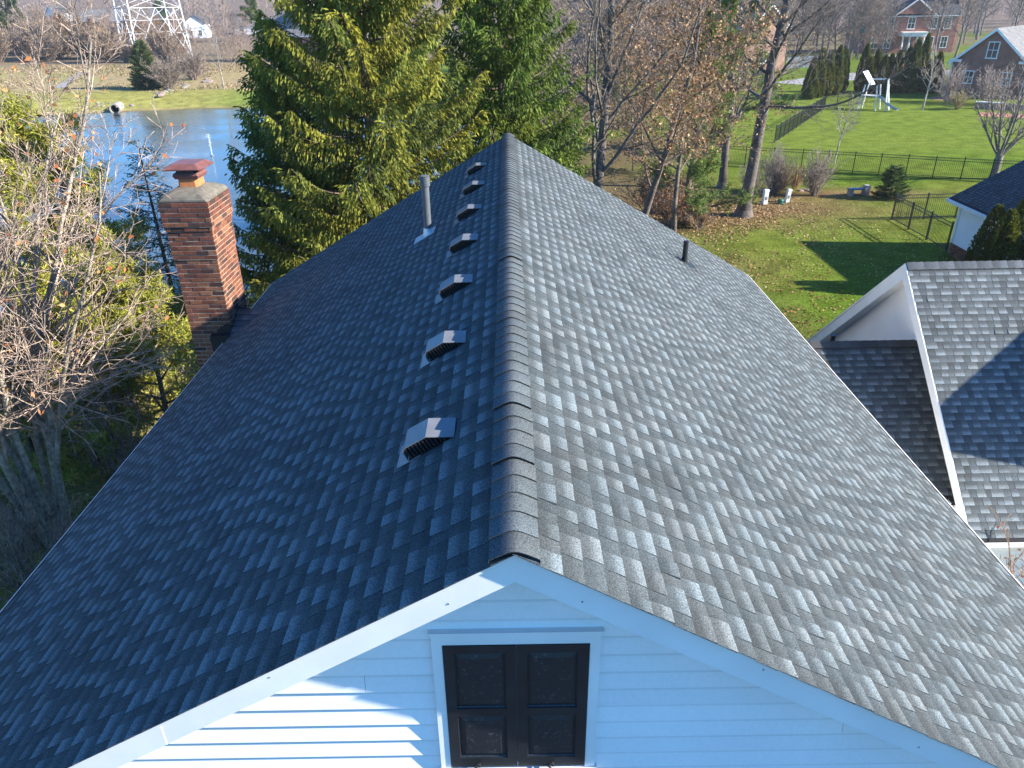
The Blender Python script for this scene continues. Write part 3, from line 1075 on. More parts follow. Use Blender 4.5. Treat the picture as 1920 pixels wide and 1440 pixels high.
# rake boards on the visible end, with soffit and gable wall
GW = GXL + .34
for s in (-1, 1):
    m = MB()
    tn = sg / cg
    d = G_RY - G_EY + .04
    A = [(GXL - .024, G_RY, G_RZ - .012), (GXL - .024, G_RY + s * d, G_RZ - .012 - d * tn), (GXL - .024, G_RY + s * d, G_RZ - .012 - d * tn - .30), (GXL - .024, G_RY, G_RZ - .012 - .30)]
    m.prism(A, (.024, 0, 0)); gb(m, 'rake_board', M['white'])
    m = MB()
    A = [(GXL - .05, G_RY, G_RZ + .003), (GXL - .05, G_RY + s * d, G_RZ + .003 - d * tn), (GXL - .05, G_RY + s * d, G_RZ - .04 - d * tn), (GXL - .05, G_RY, G_RZ - .04)]
    m.prism(A, (.022, 0, 0)); gb(m, 'drip_edge', M['white'])
    m = MB()
    A = [(GXL + .002, G_RY, G_RZ - .145), (GXL + .002, G_RY + s * (d - .06), G_RZ - .145 - (d - .06) * tn), (GXL + .002, G_RY + s * (d - .06), G_RZ - .165 - (d - .06) * tn), (GXL + .002, G_RY, G_RZ - .165)]
    m.prism(A, (GW - GXL + .01, 0, 0)); gb(m, 'soffit', M['white'])
m = MB()
wy0, wy1 = G_EY + .38, 2 * G_RY - G_EY - .38
wz = G_EZ + .38 * sg / cg - .17
m.box((GW + .03, wy0, 0), (GXR, wy1, wz))
m.prism([(GW + .03, wy0, wz), (GW + .03, wy1, wz), (GW + .03, G_RY, G_RZ - .17)], (GXR - GW - .03, 0, 0))
gwall = gb(m, 'wall', M['siding'])
z = G_RZ - .17
while z > 1.0:
    zb = z - CL
    hw_ = lambda q: min(G_RY - wy0, max(0, (G_RZ - .17 - q) / (sg / cg)))
    h0, h1 = hw_(z), hw_(zb)
    m = MB()
    xt, xb = GW + .012, GW - .006
    m.poly([(xb, G_RY + h1, zb), (xb, G_RY - h1, zb), (xt, G_RY - h0, z), (xt, G_RY + h0, z)])
    m.poly([(GW + .029, G_RY + h1, zb), (GW + .029, G_RY - h1, zb), (xb, G_RY - h1, zb), (xb, G_RY + h1, zb)], (.45, .44, .42))  # lap shade put into the underside colour
    gb(m, 'clapboard', M['siding'], parent=gwall)
    z = zb
z = wz
while z > .3:
    zb = z - CL
    m = MB()
    m.poly([(GW + .03, wy0 - .018, zb), (GXR, wy0 - .018, zb), (GXR, wy0 - .002, z), (GW + .03, wy0 - .002, z)])
    m.poly([(GW + .03, wy0 + .0, zb), (GXR, wy0, zb), (GXR, wy0 - .018, zb), (GW + .03, wy0 - .018, zb)])
    gb(m, 'clapboard', M['siding'], parent=gwall)
    z = zb
# gutter along the front eave
m = MB()
y1 = G_EY + .005; y0 = y1 - .115; zt = G_EZ - .03
for A in ([(y1, zt), (y1, zt - .12), (y1 - .012, zt - .12), (y1 - .012, zt)], [(y1 - .012, zt - .108), (y1 - .012, zt - .12), (y0 + .03, zt - .12), (y0 + .03, zt - .108)], [(y0 + .03, zt - .108), (y0 + .03, zt - .12), (y0, zt - .03), (y0 - .006, zt + .002), (y0 + .014, zt + .002), (y0 + .014, zt - .03)]):
    m.prism([(GXL - .05, y, z) for y, z in A], (GXR - GXL + .05, 0, 0))
gb(m, 'gutter', M['white'])
m = MB(); m.box((GXL, G_EY + .008, G_EZ - .20), (GXR, G_EY + .03, G_EZ - .02)); gb(m, 'fascia', M['white'])
m = MB(); m.box((GXL + .01, G_EY + .03, G_EZ - .17), (GXR, wy0, G_EZ - .155)); gb(m, 'eave_soffit', M['white'])

# low link roof between the house and the garage: dark, in shade
LZ, LY = CAMZ - 6.03, 13.30
LEZ, LEY = CAMZ - 7.86, 10.62
lsl = math.atan2(LZ - LEZ, LY - LEY); cl, sl = math.cos(lsl), math.sin(lsl)
LX0, LX1 = HALF - .44, GXL + .30
link_roof = thing('link_building', 'low dark shingled link roof between the big house and the garage gable', 'building', (6.3, LY, 0))
LLOC = link_roof.location
lb = lambda m, name, mat, parent=link_roof, **k: shift(m, LLOC).build(name, mat, parent, **k)
m = MB()
for s in (-1, 1):
    A = [(LX0, LY, LZ - .008), (LX0, LY + s * (LY - LEY), LEZ - .008), (LX0, LY + s * (LY - LEY), LEZ - .13), (LX0, LY, LZ - .13)]
    m.prism(A, (LX1 - LX0, 0, 0))
lroof = lb(m, 'roof', M['deck'])
pc = lay_slope((LX1, LY, LZ), (-1, 0, 0), (0, -cl, -sl), (0, -sl, cl), LX1 - LX0, (LY - LEY) / cl + .02, rng)
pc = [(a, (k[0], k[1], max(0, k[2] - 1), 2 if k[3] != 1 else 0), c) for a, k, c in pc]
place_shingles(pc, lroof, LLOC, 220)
m = MB()
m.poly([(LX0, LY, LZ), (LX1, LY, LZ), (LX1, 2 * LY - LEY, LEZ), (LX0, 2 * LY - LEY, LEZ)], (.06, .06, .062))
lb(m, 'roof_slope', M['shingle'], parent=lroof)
for i in range(16):
    x = LX0 + i * .185
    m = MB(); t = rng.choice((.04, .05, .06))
    for s in (-1, 1):
        A = [(x, LY, LZ + .022), (min(LX1, x + .20), LY, LZ + .03), (min(LX1, x + .20), LY + s * .13, LZ + .03 - .13 * sl / cl), (x, LY + s * .13, LZ + .022 - .13 * sl / cl)]
        if s < 0: A.reverse()
        m.poly(A, (t, t, t))
        m.poly([(x, LY + s * .13, LZ + .022 - .13 * sl / cl), (min(LX1, x + .2), LY + s * .13, LZ + .03 - .13 * sl / cl), (min(LX1, x + .2), LY + s * .13, LZ - .13 * sl / cl), (x, LY + s * .13, LZ - .13 * sl / cl)], (.02, .02, .02))
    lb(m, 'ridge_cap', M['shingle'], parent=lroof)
m = MB(); m.box((LX0, LEY + .3, 0), (LX1, 2 * LY - LEY - .3, LEZ - .0)); lb(m, 'wall', M['siding'])
m = MB(); m.box((LX0, LEY - .10, LEZ - .13), (GXL - .03, LEY - .085, LEZ - .005)); m.box((LX0, LEY - .10, LEZ - .14), (GXL - .03, LEY + .02, LEZ - .128)); m.box((GXL - .045, LEY - .085, LEZ - .128), (GXL - .03, LEY + .02, LEZ - .005))
lb(m, 'gutter', M['white'])
m = MB(); m.tube((yp(1559, 645, LY + .35).x, LY + .35, LZ - .5), (yp(1559, 645, LY + .35).x, LY + .35, LZ - .0), .05, k=14)
lb(m, 'vent_pipe', M['black_pipe'])
# dead leaves caught in the end of the low gutter
lf = MB(); r2 = random.Random(3)
for k in range(70):
    p = Vector((GXL - .10 - r2.random() ** 2 * .5, LEY - .04 + r2.uniform(-.03, .10), LEZ - .02 + r2.random() * .09))
    a = Vector((r2.uniform(-1, 1), r2.uniform(-1, 1), r2.uniform(-.6, 1))).normalized() * .045; b = a.orthogonal().normalized() * .02
    lf.poly([p - a, p + b, p + a, p - b], r2.choice(((.10, .06, .03), (.05, .06, .02), (.16, .10, .05))))
tag(lf.build('gutter_debris', M['dryleaf']), 'dead leaves and moss caught in the white gutter end of the low link roof', 'leaves', kind='stuff')

# the taller wing that stands to the right of the garage roof and shades it
wing = thing('house_wing', 'tall white gabled wing standing to the right of the garage roof', 'house', (18.5, 12.0, 0))
wb = lambda m, name, mat, parent=wing, **k: shift(m, wing.location).build(name, mat, parent, **k)
WXL, WXR, WY0, WY1, WEZ, WRZ = 13.4, 22.4, 9.5, 18.5, 7.4, 9.2
WXC = (WXL + WXR) / 2
m = MB()
m.box((WXL + .35, WY0 + .3, 0), (WXR - .35, WY1 - .3, WEZ + .02))
m.prism([(WXL + .4, WY0 + .3, WEZ + .02), (WXR - .4, WY0 + .3, WEZ + .02), (WXC, WY0 + .3, WRZ - .2)], (0, WY1 - WY0 - .6, 0))
wb(m, 'wall', M['siding'])
m = MB()
for s in (-1, 1):
    xe = WXC + s * (WXR - WXL) / 2
    A = [(WXC, WY0, WRZ), (xe, WY0, WEZ), (xe, WY0, WEZ - .16), (WXC, WY0, WRZ - .16)]
    m.prism(A, (0, WY1 - WY0, 0))
wb(m, 'roof', M['hroof'])

# ------------------------------------------------------------------ houses further off
def add_window(parent, x0, z0, w, h, face, off, mat_frame, cols=2, rows=2):
    """a framed window on a wall of a house (local axes): face f = -y, l = -x, r = +x, k = +y"""
    def P(u, d, z):
        return {'f': (u, -off - d, z), 'k': (-u, off + d, z), 'l': (-off - d, -u, z), 'r': (off + d, u, z)}[face]
    m = MB()
    t = .10
    def bx(u0, u1, z0_, z1_, d0, d1):
        A = [P(u0, d0, z0_), P(u1, d0, z0_), P(u1, d0, z1_), P(u0, d0, z1_)]
        B = [P(u0, d1, z0_), P(u1, d1, z0_), P(u1, d1, z1_), P(u0, d1, z1_)]
        m.loft([[Vector(q) for q in A], [Vector(q) for q in B]])
    bx(x0 - t, x0, z0 - t, z0 + h + t, -.01, .06); bx(x0 + w, x0 + w + t, z0 - t, z0 + h + t, -.01, .06)
    bx(x0, x0 + w, z0 + h, z0 + h + t, -.01, .06); bx(x0 - t * 1.3, x0 + w + t * 1.3, z0 - t * 1.2, z0 - .001, -.011, .09)
    for i in range(1, cols): bx(x0 + w * i / cols - .025, x0 + w * i / cols + .025, z0, z0 + h, 0, .035)
    for i in range(1, rows): bx(x0, x0 + w, z0 + h * i / rows - .03, z0 + h * i / rows + .03, 0, .037)
    wd = m.build('window', mat_frame, parent)
    g = MB()
    g.poly([P(x0, .012, z0), P(x0 + w, .012, z0), P(x0 + w, .012, z0 + h), P(x0, .012, z0 + h)])
    g.build('pane', M['glass'], wd)
    return wd


def far_house(label, loc, rz, w, d, eave, rise, wallm, roofm, windows=(), chim=None, over=.35, trim=None, name='brick_house', hip=False):
    t = thing(name, label, 'house', loc, rz)
    m = MB()
    m.box((-w / 2, -d / 2, -1), (w / 2, d / 2, eave))
    if not hip:
        m.prism([(-w / 2, -d / 2, eave), (w / 2, -d / 2, eave), (0, -d / 2, eave + rise)], (0, d, 0))
    m.build('wall', wallm, t)
    sl = rise / (w / 2)
    for s in (-1, 1):
        m = MB()
        xe = w / 2 + over; ze = eave - over * sl
        if not hip:
            A = [(0, -d / 2 - over, eave + rise + .02), (s * xe, -d / 2 - over, ze + .02), (s * xe, -d / 2 - over, ze - .12), (0, -d / 2 - over, eave + rise - .12)]
            m.prism(A, (0, d + 2 * over, 0))
        else:
            q = d / 2 - w / 2
            m.poly([(0, -q, eave + rise), (0, q, eave + rise), (s * xe, d / 2 + over, ze), (s * xe, -d / 2 - over, ze)])
            yy = s * (d / 2 + over)
            m.poly([(0, s * q, eave + rise), (xe, yy, ze), (-xe, yy, ze)])
            m.poly([(s * xe, -d / 2 - over, ze), (s * xe, d / 2 + over, ze), (s * xe, d / 2 + over, ze - .1), (s * xe, -d / 2 - over, ze - .1)])
        m.build('roof', roofm, t)
        if trim:
            if not hip:
                for yy in (-d / 2 - over - .03, d / 2 + over + .005):
                    m = MB()
                    A = [(0, yy, eave + rise + .03), (s * xe, yy, ze + .03), (s * xe, yy, ze - .30), (0, yy, eave + rise - .30)]
                    m.prism(A, (0, .025, 0)); m.build('rake_board', trim, t)
                    if s * 1 and yy < 0:
                        m = MB(); m.box((s * (w / 2) - .9 if s > 0 else -w / 2 - .35, -d / 2 - .30, eave - .25), (w / 2 + .35 if s > 0 else -w / 2 + .9, -d / 2 - .002, eave + .02)); m.build('cornice', trim, t)
            m = MB()
            m.box((min(s * (xe + .01), s * (xe + .13)), -d / 2 - over, ze - .16), (max(s * (xe + .01), s * (xe + .13)), d / 2 + over, ze - .01))
            m.build('gutter', trim, t)
    for f, x0, z0, ww, hh in windows:
        add_window(t, x0, z0, ww, hh, f, d / 2 if f in 'fk' else w / 2, M['white'])
    if chim:
        x, y, top = chim
        m = MB(); m.box((x - .55, y - .45, 0), (x + .55, y + .45, top)); m.box((x - .65, y - .55, top - .5), (x + .65, y + .55, top - .2)); m.build('chimney', wallm, t)
    return t


# cottage beyond the garage: white clapboard on a brick base, dark roof in shade
CT = (20.8, 34.3)
ct = thing('cottage', 'white clapboard cottage with brick base and dark blue-grey roof behind the garage', 'house', (25.8, 29.0, 0))
cb_ = lambda m, name, mat, parent=ct, **k: shift(m, ct.location).build(name, mat, parent, **k)
CY0, CY1, CX0, CX1 = 23.5, 34.2, 20.8, 30.8
CEZ = 2.55; CRZ = CEZ + 5.4 * .56
m = MB(); m.box((CX0 + .02, CY0, 0), (CX1, CY1, CEZ)); m.prism([(CX0 + .02, CY1, CEZ), (CX1, CY1, CEZ), ((CX0 + CX1) / 2, CY1, CRZ - .2)], (0, CY0 - CY1, 0))
cw = cb_(m, 'wall', M['siding'])
z = CEZ + .1
while z > .62:
    m = MB(); zb = z - .15
    m.poly([(CX0 - .012, CY1 - .14, zb), (CX0 - .012, CY0, zb), (CX0 + .006, CY0, z), (CX0 + .006, CY1 - .14, z)])
    m.poly([(CX0 + .019, CY1 - .14, zb), (CX0 + .019, CY0, zb), (CX0 - .012, CY0, zb), (CX0 - .012, CY1 - .14, zb)])
    cb_(m, 'clapboard', M['siding'], parent=cw); z = zb
m = MB(); m.box((CX0 - .03, CY1 - .14, .5), (CX0 + .015, CY1 + .03, CEZ)); cb_(m, 'corner_board', M['white'])
m = MB()
for r in range(7):
    y = CY1 + .02 - (r % 2) * .11
    while y > CY0:
        m.box((CX0 - .045, y - .205, .02 + r * .078), (CX0 + .01, y, .02 + r * .078 + .068), BT[rng.randrange(6)]); y -= .217
cb_(m, 'bricks', M['brick'], kind='stuff')
m = MB(); m.box((CX0 - .03, CY0, -.2), (CX0 + .008, CY1 + .005, .54)); cb_(m, 'base_wall', M['mortar'])
for s in (-1, 1):
    m = MB(); xc = (CX0 + CX1) / 2
    A = [(xc, CY1 + .4, CRZ), (xc + s * 5.4, CY1 + .4, CEZ), (xc + s * 5.4, CY1 + .4, CEZ - .14), (xc, CY1 + .4, CRZ - .14)]
    m.prism(A, (0, CY0 - CY1 - .8, 0)); cr = cb_(m, 'roof', M['deck'])
    if s < 0:
        v = Vector((-5.4, 0, -(CRZ - CEZ))).normalized(); n = Vector((v.z, 0, -v.x)); u = v.cross(n)
        pc = lay_slope((xc, CY0 - .3, CRZ + .01), u, v, n, CY1 - CY0 + .7, 6.15, rng)
        pc = [(a, (k[0], k[1], max(0, k[2] - 2), 1), c) for a, k, c in pc]
        place_shingles(pc, cr, ct.location, 0)
    m = MB(); x = xc + s * 5.4
    m.box((min(x, x + s * .12), CY0 - .3, CEZ - .15), (max(x, x + s * .12), CY1 + .4, CEZ - .02)); cb_(m, 'gutter', M['white'])
m = MB(); m.prism([(xc - 5.4, CY1 + .405, CEZ + .0), (xc, CY1 + .405, CRZ + .0), (xc, CY1 + .405, CRZ - .2), (xc - 5.4, CY1 + .405, CEZ - .2)], (0, .02, 0)); cb_(m, 'rake_board', M['white'])
m = MB(); m.box((CX0 - .4, CY0, CEZ - .16), (CX0 + .02, CY1 + .38, CEZ - .145)); cb_(m, 'eave_soffit', M['white'])
# french window in its white frame
for y0 in (29.55, 28.35):
    m = MB()
    for a, b, c, d in ((y0 - .06, y0 + .02, .55, 2.15), (y0 - 1.06, y0 - .98, .55, 2.15), (y0 - 1.06, y0 + .02, 2.07, 2.15), (y0 - 1.06, y0 + .02, .55, .63), (y0 - .55, y0 - .49, .6, 2.1), (y0 - 1.0, y0, 1.30, 1.36)):
        m.box((CX0 - .06, a, c), (CX0 - .013, b, d))
    wd = cb_(m, 'window', M['white'])
    m = MB(); m.poly([(CX0 - .03, y0, .58), (CX0 - .03, y0 - 1.02, .58), (CX0 - .03, y0 - 1.02, 2.1), (CX0 - .03, y0, 2.1)])
    cb_(m, 'pane', M['glass'], parent=wd)

# red brick house at the right edge, gable in shade
p = gp(1773, 178)
hw1, hd1, ha1 = 3.9, 6.5, -math.radians(46)
p = Vector((p.x - (-hw1 * math.cos(ha1) + hd1 * math.sin(ha1)), p.y - (-hw1 * math.sin(ha1) - hd1 * math.cos(ha1)), 0))
h1 = far_house('red brick house with white-trimmed gable and three white windows at the right edge', (p.x, p.y, 0), ha1, 2 * hw1, 13.0, 4.0, 3.4, M['hbrick'], M['hroof_lt'],
               windows=(('f', -.5, 4.3, 1.0, 1.6), ('f', -2.3, 1.5, .85, 1.25), ('f', 1.7, 1.5, .85, 1.25)), trim=M['white'])
m = MB(); m.box((-4.05, -6.65, 0), (-3.91, -6.51, 3.8)); m.box((3.91, -6.65, 0), (4.05, -6.51, 3.8)); m.build('downspout', M['white'], h1)
m = MB()   # dark-roofed wing on its sunny side
m.box((3.95, -2, 0), (8.5, 5.5, 3.4)); m.build('side_wing', M['hbrick'], h1)
m = MB()
m.prism([(3.6, -2.4, 3.4), (8.9, -2.4, 3.4), (6.25, -2.4, 6.1)], (0, 8.3, 0)); m.build('wing_roof', M['hroof'], h1)

# big brick house with white portico behind the evergreen row
p = gp(1690, 100)
h2 = far_house('large brick house with small gable, white portico and tall end chimney behind the clipped evergreens', (p.x + 2, p.y + 7, 0), math.radians(86), 12, 18, 7.4, 6.0, M['hbrick'], M['hroof'], trim=M['white'],
               windows=[('l', x, z, 1.2, 2.0) for x in (-7.6, -5.0, 3.6, 6.4) for z in (1.0, 4.6)] + [('l', -.9, 4.6, 1.3, 2.0), ('f', -3, 1, 1.1, 1.8), ('f', 2, 4.6, 1.1, 1.8)], over=.4)
m = MB()
m.box((-4.5, -10.3, 0), (-3.3, -9.05, 16.0)); m.box((-4.6, -10.4, 15.2), (-3.2, -8.95, 15.6)); m.build('chimney', M['hbrick2'], h2)
m = MB()     # entrance with columns
for y in (-2.1, -.75, .75, 2.1): m.tube((-7.9, y, 0), (-7.9, y, 3.2), .19, .16, 12)
m.box((-8.3, -2.5, 3.2), (-6.02, 2.5, 3.85)); m.box((-8.45, -2.65, 3.86), (-6.01, 2.65, 4.05)); m.build('portico', M['white'], h2)
m = MB(); m.box((-6.06, -.7, .1), (-6.01, .7, 2.6)); m.build('door', M['blackiron'], h2)
m = MB(); m.prism([(-6.75, -3.6, 7.35), (-6.75, 3.6, 7.35), (-6.75, 0, 10.0)], (3.6, 0, 0)); m.build('dormer_gable', M['hbrick'], h2)
for s in (-1, 1):
    m = MB(); m.prism([(-7.0, 0, 10.25), (-7.0, s * 4.0, 7.3), (-7.0, s * 4.0, 7.05), (-7.0, 0, 9.95)], (.24, 0, 0)); m.build('rake_board', M['white'], h2)
    m = MB(); m.prism([(-6.75, 0, 10.24), (-6.75, s * 4.0, 7.29), (-6.75, s * 4.0, 7.1), (-6.75, 0, 10.05)], (4.2, 0, 0)); m.build('dormer_roof', M['hroof'], h2)

# orange brick house behind the big leaning trunk
p = gp(1448, 134)
h3 = far_house('orange brick house end half hidden behind the large leaning trunk', (p.x - 2.2, p.y + 8, 0), math.radians(12), 7.0, 13, 6.6, 3.2, M['hbrick2'], M['hroof_lt'], trim=M['white'],
               windows=(('r', -4.6, 1.2, 1.0, 1.6), ('r', -4.6, 4.3, 1.0, 1.5), ('f', -1.0, 1.2, 1.0, 1.6), ('f', 1.4, 4.2, 1.0, 1.5)))
# orange gable among the bare twigs
p = gp(1184, 118)
h4 = far_house('tall orange brick gable with white rake trim seen through the bare twigs', (p.x, p.y + 5, 0), math.radians(24), 7.4, 12, 6.4, 4.4, M['hbrick2'], M['hroof'], trim=M['white'], windows=(('f', -2.4, 1.2, 1, 1.6), ('r', -3.0, 1.2, 1.0, 1.6)))
# blue-grey roof with white trim
p = gp(1366, 112)
h5 = far_house('white house with blue-grey roof and wide white trim board behind the pale pine', (p.x, p.y + 6, 0), math.radians(38), 9.5, 13, 4.6, 4.4, M['siding'], M['hroof'], trim=M['white'], windows=(('f', -2.4, 1.0, 1.2, 1.6), ('f', 1.6, 1.0, 1.2, 1.6)), name='white_house')
# brick house left of the spruces
p = gp(560, 118)
h6 = far_house('shaded brick house with grey roof and white attic window left of the tall spruces', (p.x + .6, p.y + 8, 0), math.radians(78), 11, 12.5, 5.2, 4.2, M['hbrick'], M['hroof_lt'], trim=M['white'],
               windows=(('l', -4.0, 1.0, 1.3, 1.8), ('l', .6, 1.0, 1.3, 1.8)))
m = MB(); m.box((-4.0, -3.2, 6.2), (3, 1.2, 9.6)); m.build('attic_storey', M['hbrick2'], h6)
m = MB(); m.prism([(-4.3, -3.6, 9.6), (-4.3, 1.6, 9.6), (-4.3, -1.0, 11.6)], (7.6, 0, 0)); m.build('attic_roof', M['hroof_lt'], h6)
add_window(h6, .1, 7.2, 1.5, 1.7, 'l', 4.0, M['white'])
# white houses over the pond
p = gp(1075 / 3 + 4, 72)
h7 = far_house('small white house end with grey roof right of the pylon', (p.x, p.y + 6, 0), math.radians(10), 7.5, 11, 5.0, 2.6, M['siding'], M['hroof'], windows=(('f', -2.2, 1, 1.2, 1.6), ('f', 1.2, 1, 1.2, 1.6)), name='white_house')
p = gp(480, 66)
h8 = far_house('long low white house under the yellow-green pine across the pond', (p.x, p.y + 5, 0), math.radians(90), 8, 17, 3.6, 2.6, M['siding'], M['hroof_lt'], windows=[('l', x, 1, 1.3, 1.4) for x in (-6, -2, 3, 6)], name='white_house')
p = gp(122, 70)
h9 = far_house('narrow white gabled house among brown trees left of the pylon', (p.x, p.y, 0), math.radians(-14), 4.2, 9, 9.0, 2.4, M['siding'], M['hroof'], trim=M['white'], windows=(('f', -.7, 6.0, 1.3, 2.0), ('f', -.7, 1.2, 1.3, 2.0)), name='white_house')
p = gp(240, 62)
h10 = far_house('long house with wide grey-brown roof and white gutter behind the pylon', (p.x, p.y + 6, 0), math.radians(90), 14, 40, 5.4, 4.2, M['hbrick'], M['hroof_lt'], trim=M['white'], windows=[('l', x, 1.2, 1.4, 1.8) for x in (-15, -8, 2, 9, 15)], name='brick_house')

# ------------------------------------------------------------------ fences
def fence(label, pts, h=1.37, post=1.83, name='metal_fence', group=None):
    P = [Vector((p[0], p[1], 0)) for p in pts]
    root = thing(name, label, 'fence', (P[0].x, P[0].y, 0), 0, group)
    O = Vector(root.location)
    pm = MB(); pm.box((-.032, -.032, -.1), (.032, .032, h + .05)); pm.box((-.04, -.04, h + .05), (.04, .04, h + .075))
    pme = pm.mesh('post'); pme.materials.append(M['blackiron'])
    for a, b in zip(P[:-1], P[1:]):
        L_ = (b - a).length; n = max(1, round(L_ / post)); d = (b - a) / n
        ang = math.atan2(d.y, d.x)
        for i in range(n + (1 if b is P[-1] else 0)):
            q = a + d * i
            o = link('post', pme, None, root); o.location = q - O; o.rotation_euler = (0, 0, ang)
        for i in range(n):
            q = a + d * i - O; r = q + d
            e = d.normalized() * .034
            for z in (h - .02, h - .19, .12):
                m = MB(); m.bar(q + e + Vector((0, 0, z)), r - e + Vector((0, 0, z)), .028, .034)
                m.build('rail', M['blackiron'], root)
            m = MB(); k = int(d.length / .107)
            for j in range(1, k):
                w = q + d * (j / k)
                m.bar(w + Vector((0, 0, .05)), w + Vector((0, 0, h - .035)), .012, .012, up=(0, 1, 0))
            m.build('pickets', M['blackiron'], root, kind='stuff')
    return root


f0 = gp(1345, 309); f1 = gp(1501, 318); f2 = gp(1598, 324); f3 = gp(1800, 337); f4 = gp(1935, 345)
fence('long black picket fence crossing the lawn behind the bench', [f0, f1, f2, f3, f4 + Vector((4, -1.4, 0))])
g0 = gp(1452, 268); g1 = gp(1545, 205)
fence('black picket fence running back towards the playset beside the far lawn', [g0, g1, gp(1612, 196)])
fence('black picket fence pen corner beside the white cottage', [(20.9, 34.6), (20.9, 40.3), (28.0, 40.6)])

# pale board fence round the far garden: every board is a piece
pa, pb = gp(1474, 129), gp(1578, 122)
bf = thing('board_fence', 'pale blue-grey board fence panels in front of the far garden beside the orange brick house', 'fence', pa)
d = pb - pa; nbd = 44
for i in range(nbd):
    m = MB(); q = d * (i / nbd); r = d * ((i + .9) / nbd)
    hh = 1.75 + (.12 if i % 8 == 0 else 0)
    m.bar(q + (r - q) * .5 - Vector((0, 0, .1)), q + (r - q) * .5 + Vector((0, 0, hh)), (r - q).length, .03, up=(0, 1, 0))
    m.build('board', M['board'], bf)
# ------------------------------------------------------------------ trees and plants
def tubes(segs, k):
    """segs: list of (p0, p1, r0, r1, colour); one prism each"""
    A = np.array([s[0] for s in segs], float); B = np.array([s[1] for s in segs], float)
    ra = np.array([s[2] for s in segs]); rb = np.array([s[3] for s in segs])
    C = np.array([s[4] for s in segs], float)
    d = B - A; l = np.linalg.norm(d, axis=1, keepdims=True) + 1e-9; d = d / l
    ref = np.where(np.abs(d[:, 2:3]) > .9, np.array([[1., 0, 0]]), np.array([[0, 0, 1.]]))
    a = np.cross(d, ref); a /= np.linalg.norm(a, axis=1, keepdims=True); b = np.cross(d, a)
    n = len(segs); V = np.zeros((n, 2 * k, 3))
    for i in range(k):
        t = 2 * PI * i / k
        e = a * math.cos(t) + b * math.sin(t)
        V[:, i] = A + e * ra[:, None]; V[:, k + i] = B + d * 0.0 + e * rb[:, None]
    base = (np.arange(n) * 2 * k)[:, None]
    F = []
    for i in range(k):
        j = (i + 1) % k
        F.append(base + np.array([[i, j, k + j, k + i]]))
    F = np.stack(F, 1).reshape(-1, 4)
    return V.reshape(-1, 3), F, np.repeat(C, k, axis=0)


def merge(parts):
    V, F, C, o = [], [], [], 0
    for v, f, c in parts:
        V.append(v); F.append(f + o); C.append(c); o += len(v)
    return np.concatenate(V), np.concatenate(F), np.concatenate(C)


def quads(P, D, S, L, W, C):
    """flat lozenges: centre P, long axis D, side axis S"""
    D = D / (np.linalg.norm(D, axis=1, keepdims=True) + 1e-9)
    S = S - D * np.sum(S * D, 1, keepdims=True); S /= (np.linalg.norm(S, axis=1, keepdims=True) + 1e-9)
    L = np.asarray(L).reshape(-1, 1); W = np.asarray(W).reshape(-1, 1)
    n = len(P)
    V = np.stack([P - D * L / 2, P + S * W / 2 - D * L * .08, P + D * L / 2, P - S * W / 2 - D * L * .08], 1).reshape(-1, 3)
    F = np.arange(n * 4).reshape(-1, 4)
    return V, F, C


def grow(rng, out, p, d, L, r, lev, maxlev, o):
    """one branch with its side branches"""
    step = o['step'][min(lev, len(o['step']) - 1)]
    n = max(2, int(L / step))
    wob = o.get('wob0', o['wob'] * .6) if lev == 0 else o['wob']
    px, py, pz = p; dx, dy, dz = d
    rt = r * o['taper']
    rend = max(o['rmin'], rt if lev < maxlev else o['rmin'])
    nodes = [(px, py, pz, dx, dy, dz, r)]
    for i in range(n):
        dx += rng.gauss(0, wob); dy += rng.gauss(0, wob); dz += rng.gauss(0, wob) + o['up'][min(lev, len(o['up']) - 1)]
        l = math.sqrt(dx * dx + dy * dy + dz * dz); dx /= l; dy /= l; dz /= l
        s = L / n
        qx, qy, qz = px + dx * s, py + dy * s, pz + dz * s
        r1 = r + (rend - r) * ((i + 1) / n) ** o['rpow']
        out.append(((px, py, pz), (qx, qy, qz), nodes[-1][6], r1, lev))
        px, py, pz = qx, qy, qz
        nodes.append((px, py, pz, dx, dy, dz, r1))
    if lev >= maxlev: return
    nbr = o['nb'][min(lev, len(o['nb']) - 1)]
    nbr = int(nbr * rng.uniform(.8, 1.2) + .5)
    t0 = o['from'][min(lev, len(o['from']) - 1)]
    az = rng.uniform(0, 6.28)
    for i in range(nbr):
        t = t0 + (1 - t0) * ((i + rng.random() * .8) / nbr)
        t = min(.985, t)
        f = t * n; k = min(n - 1, int(f)); f -= k
        a, b = nodes[k], nodes[k + 1]
        q = tuple(a[j] * (1 - f) + b[j] * f for j in range(3)); dd = Vector(b[3:6]); rr = a[6] * (1 - f) + b[6] * f
        az += 2.399 + rng.uniform(-.5, .5)
        side = dd.orthogonal().normalized(); side = Matrix.Rotation(az, 3, dd) @ side
        an = math.radians(o['ang'][min(lev, len(o['ang']) - 1)] * rng.uniform(.7, 1.25)) * (1.15 - .5 * t)
        nd = dd * math.cos(an) + side * math.sin(an)
        shape = (1.12 - .75 * t) if lev == 0 else (1.1 - .55 * t)
        ll = L * o['lr'][min(lev, len(o['lr']) - 1)] * shape * rng.uniform(.7, 1.2)
        if ll < .1: continue
        grow(rng, out, q, tuple(nd), ll, max(o['rmin'], min(rr * .75, rr * o['rr'])), lev + 1, maxlev, o)


BASE = dict(step=(.55, .5, .35, .25, .2), wob=.10, up=(.0, .03, .03, .02), taper=.25, rmin=.0065, rpow=1.0, nb=(16, 8, 6, 4), ang=(52, 48, 45, 45), lr=(.48, .45, .42, .4), rr=.55)
BASE['from'] = (.22, .15, .12, .1)


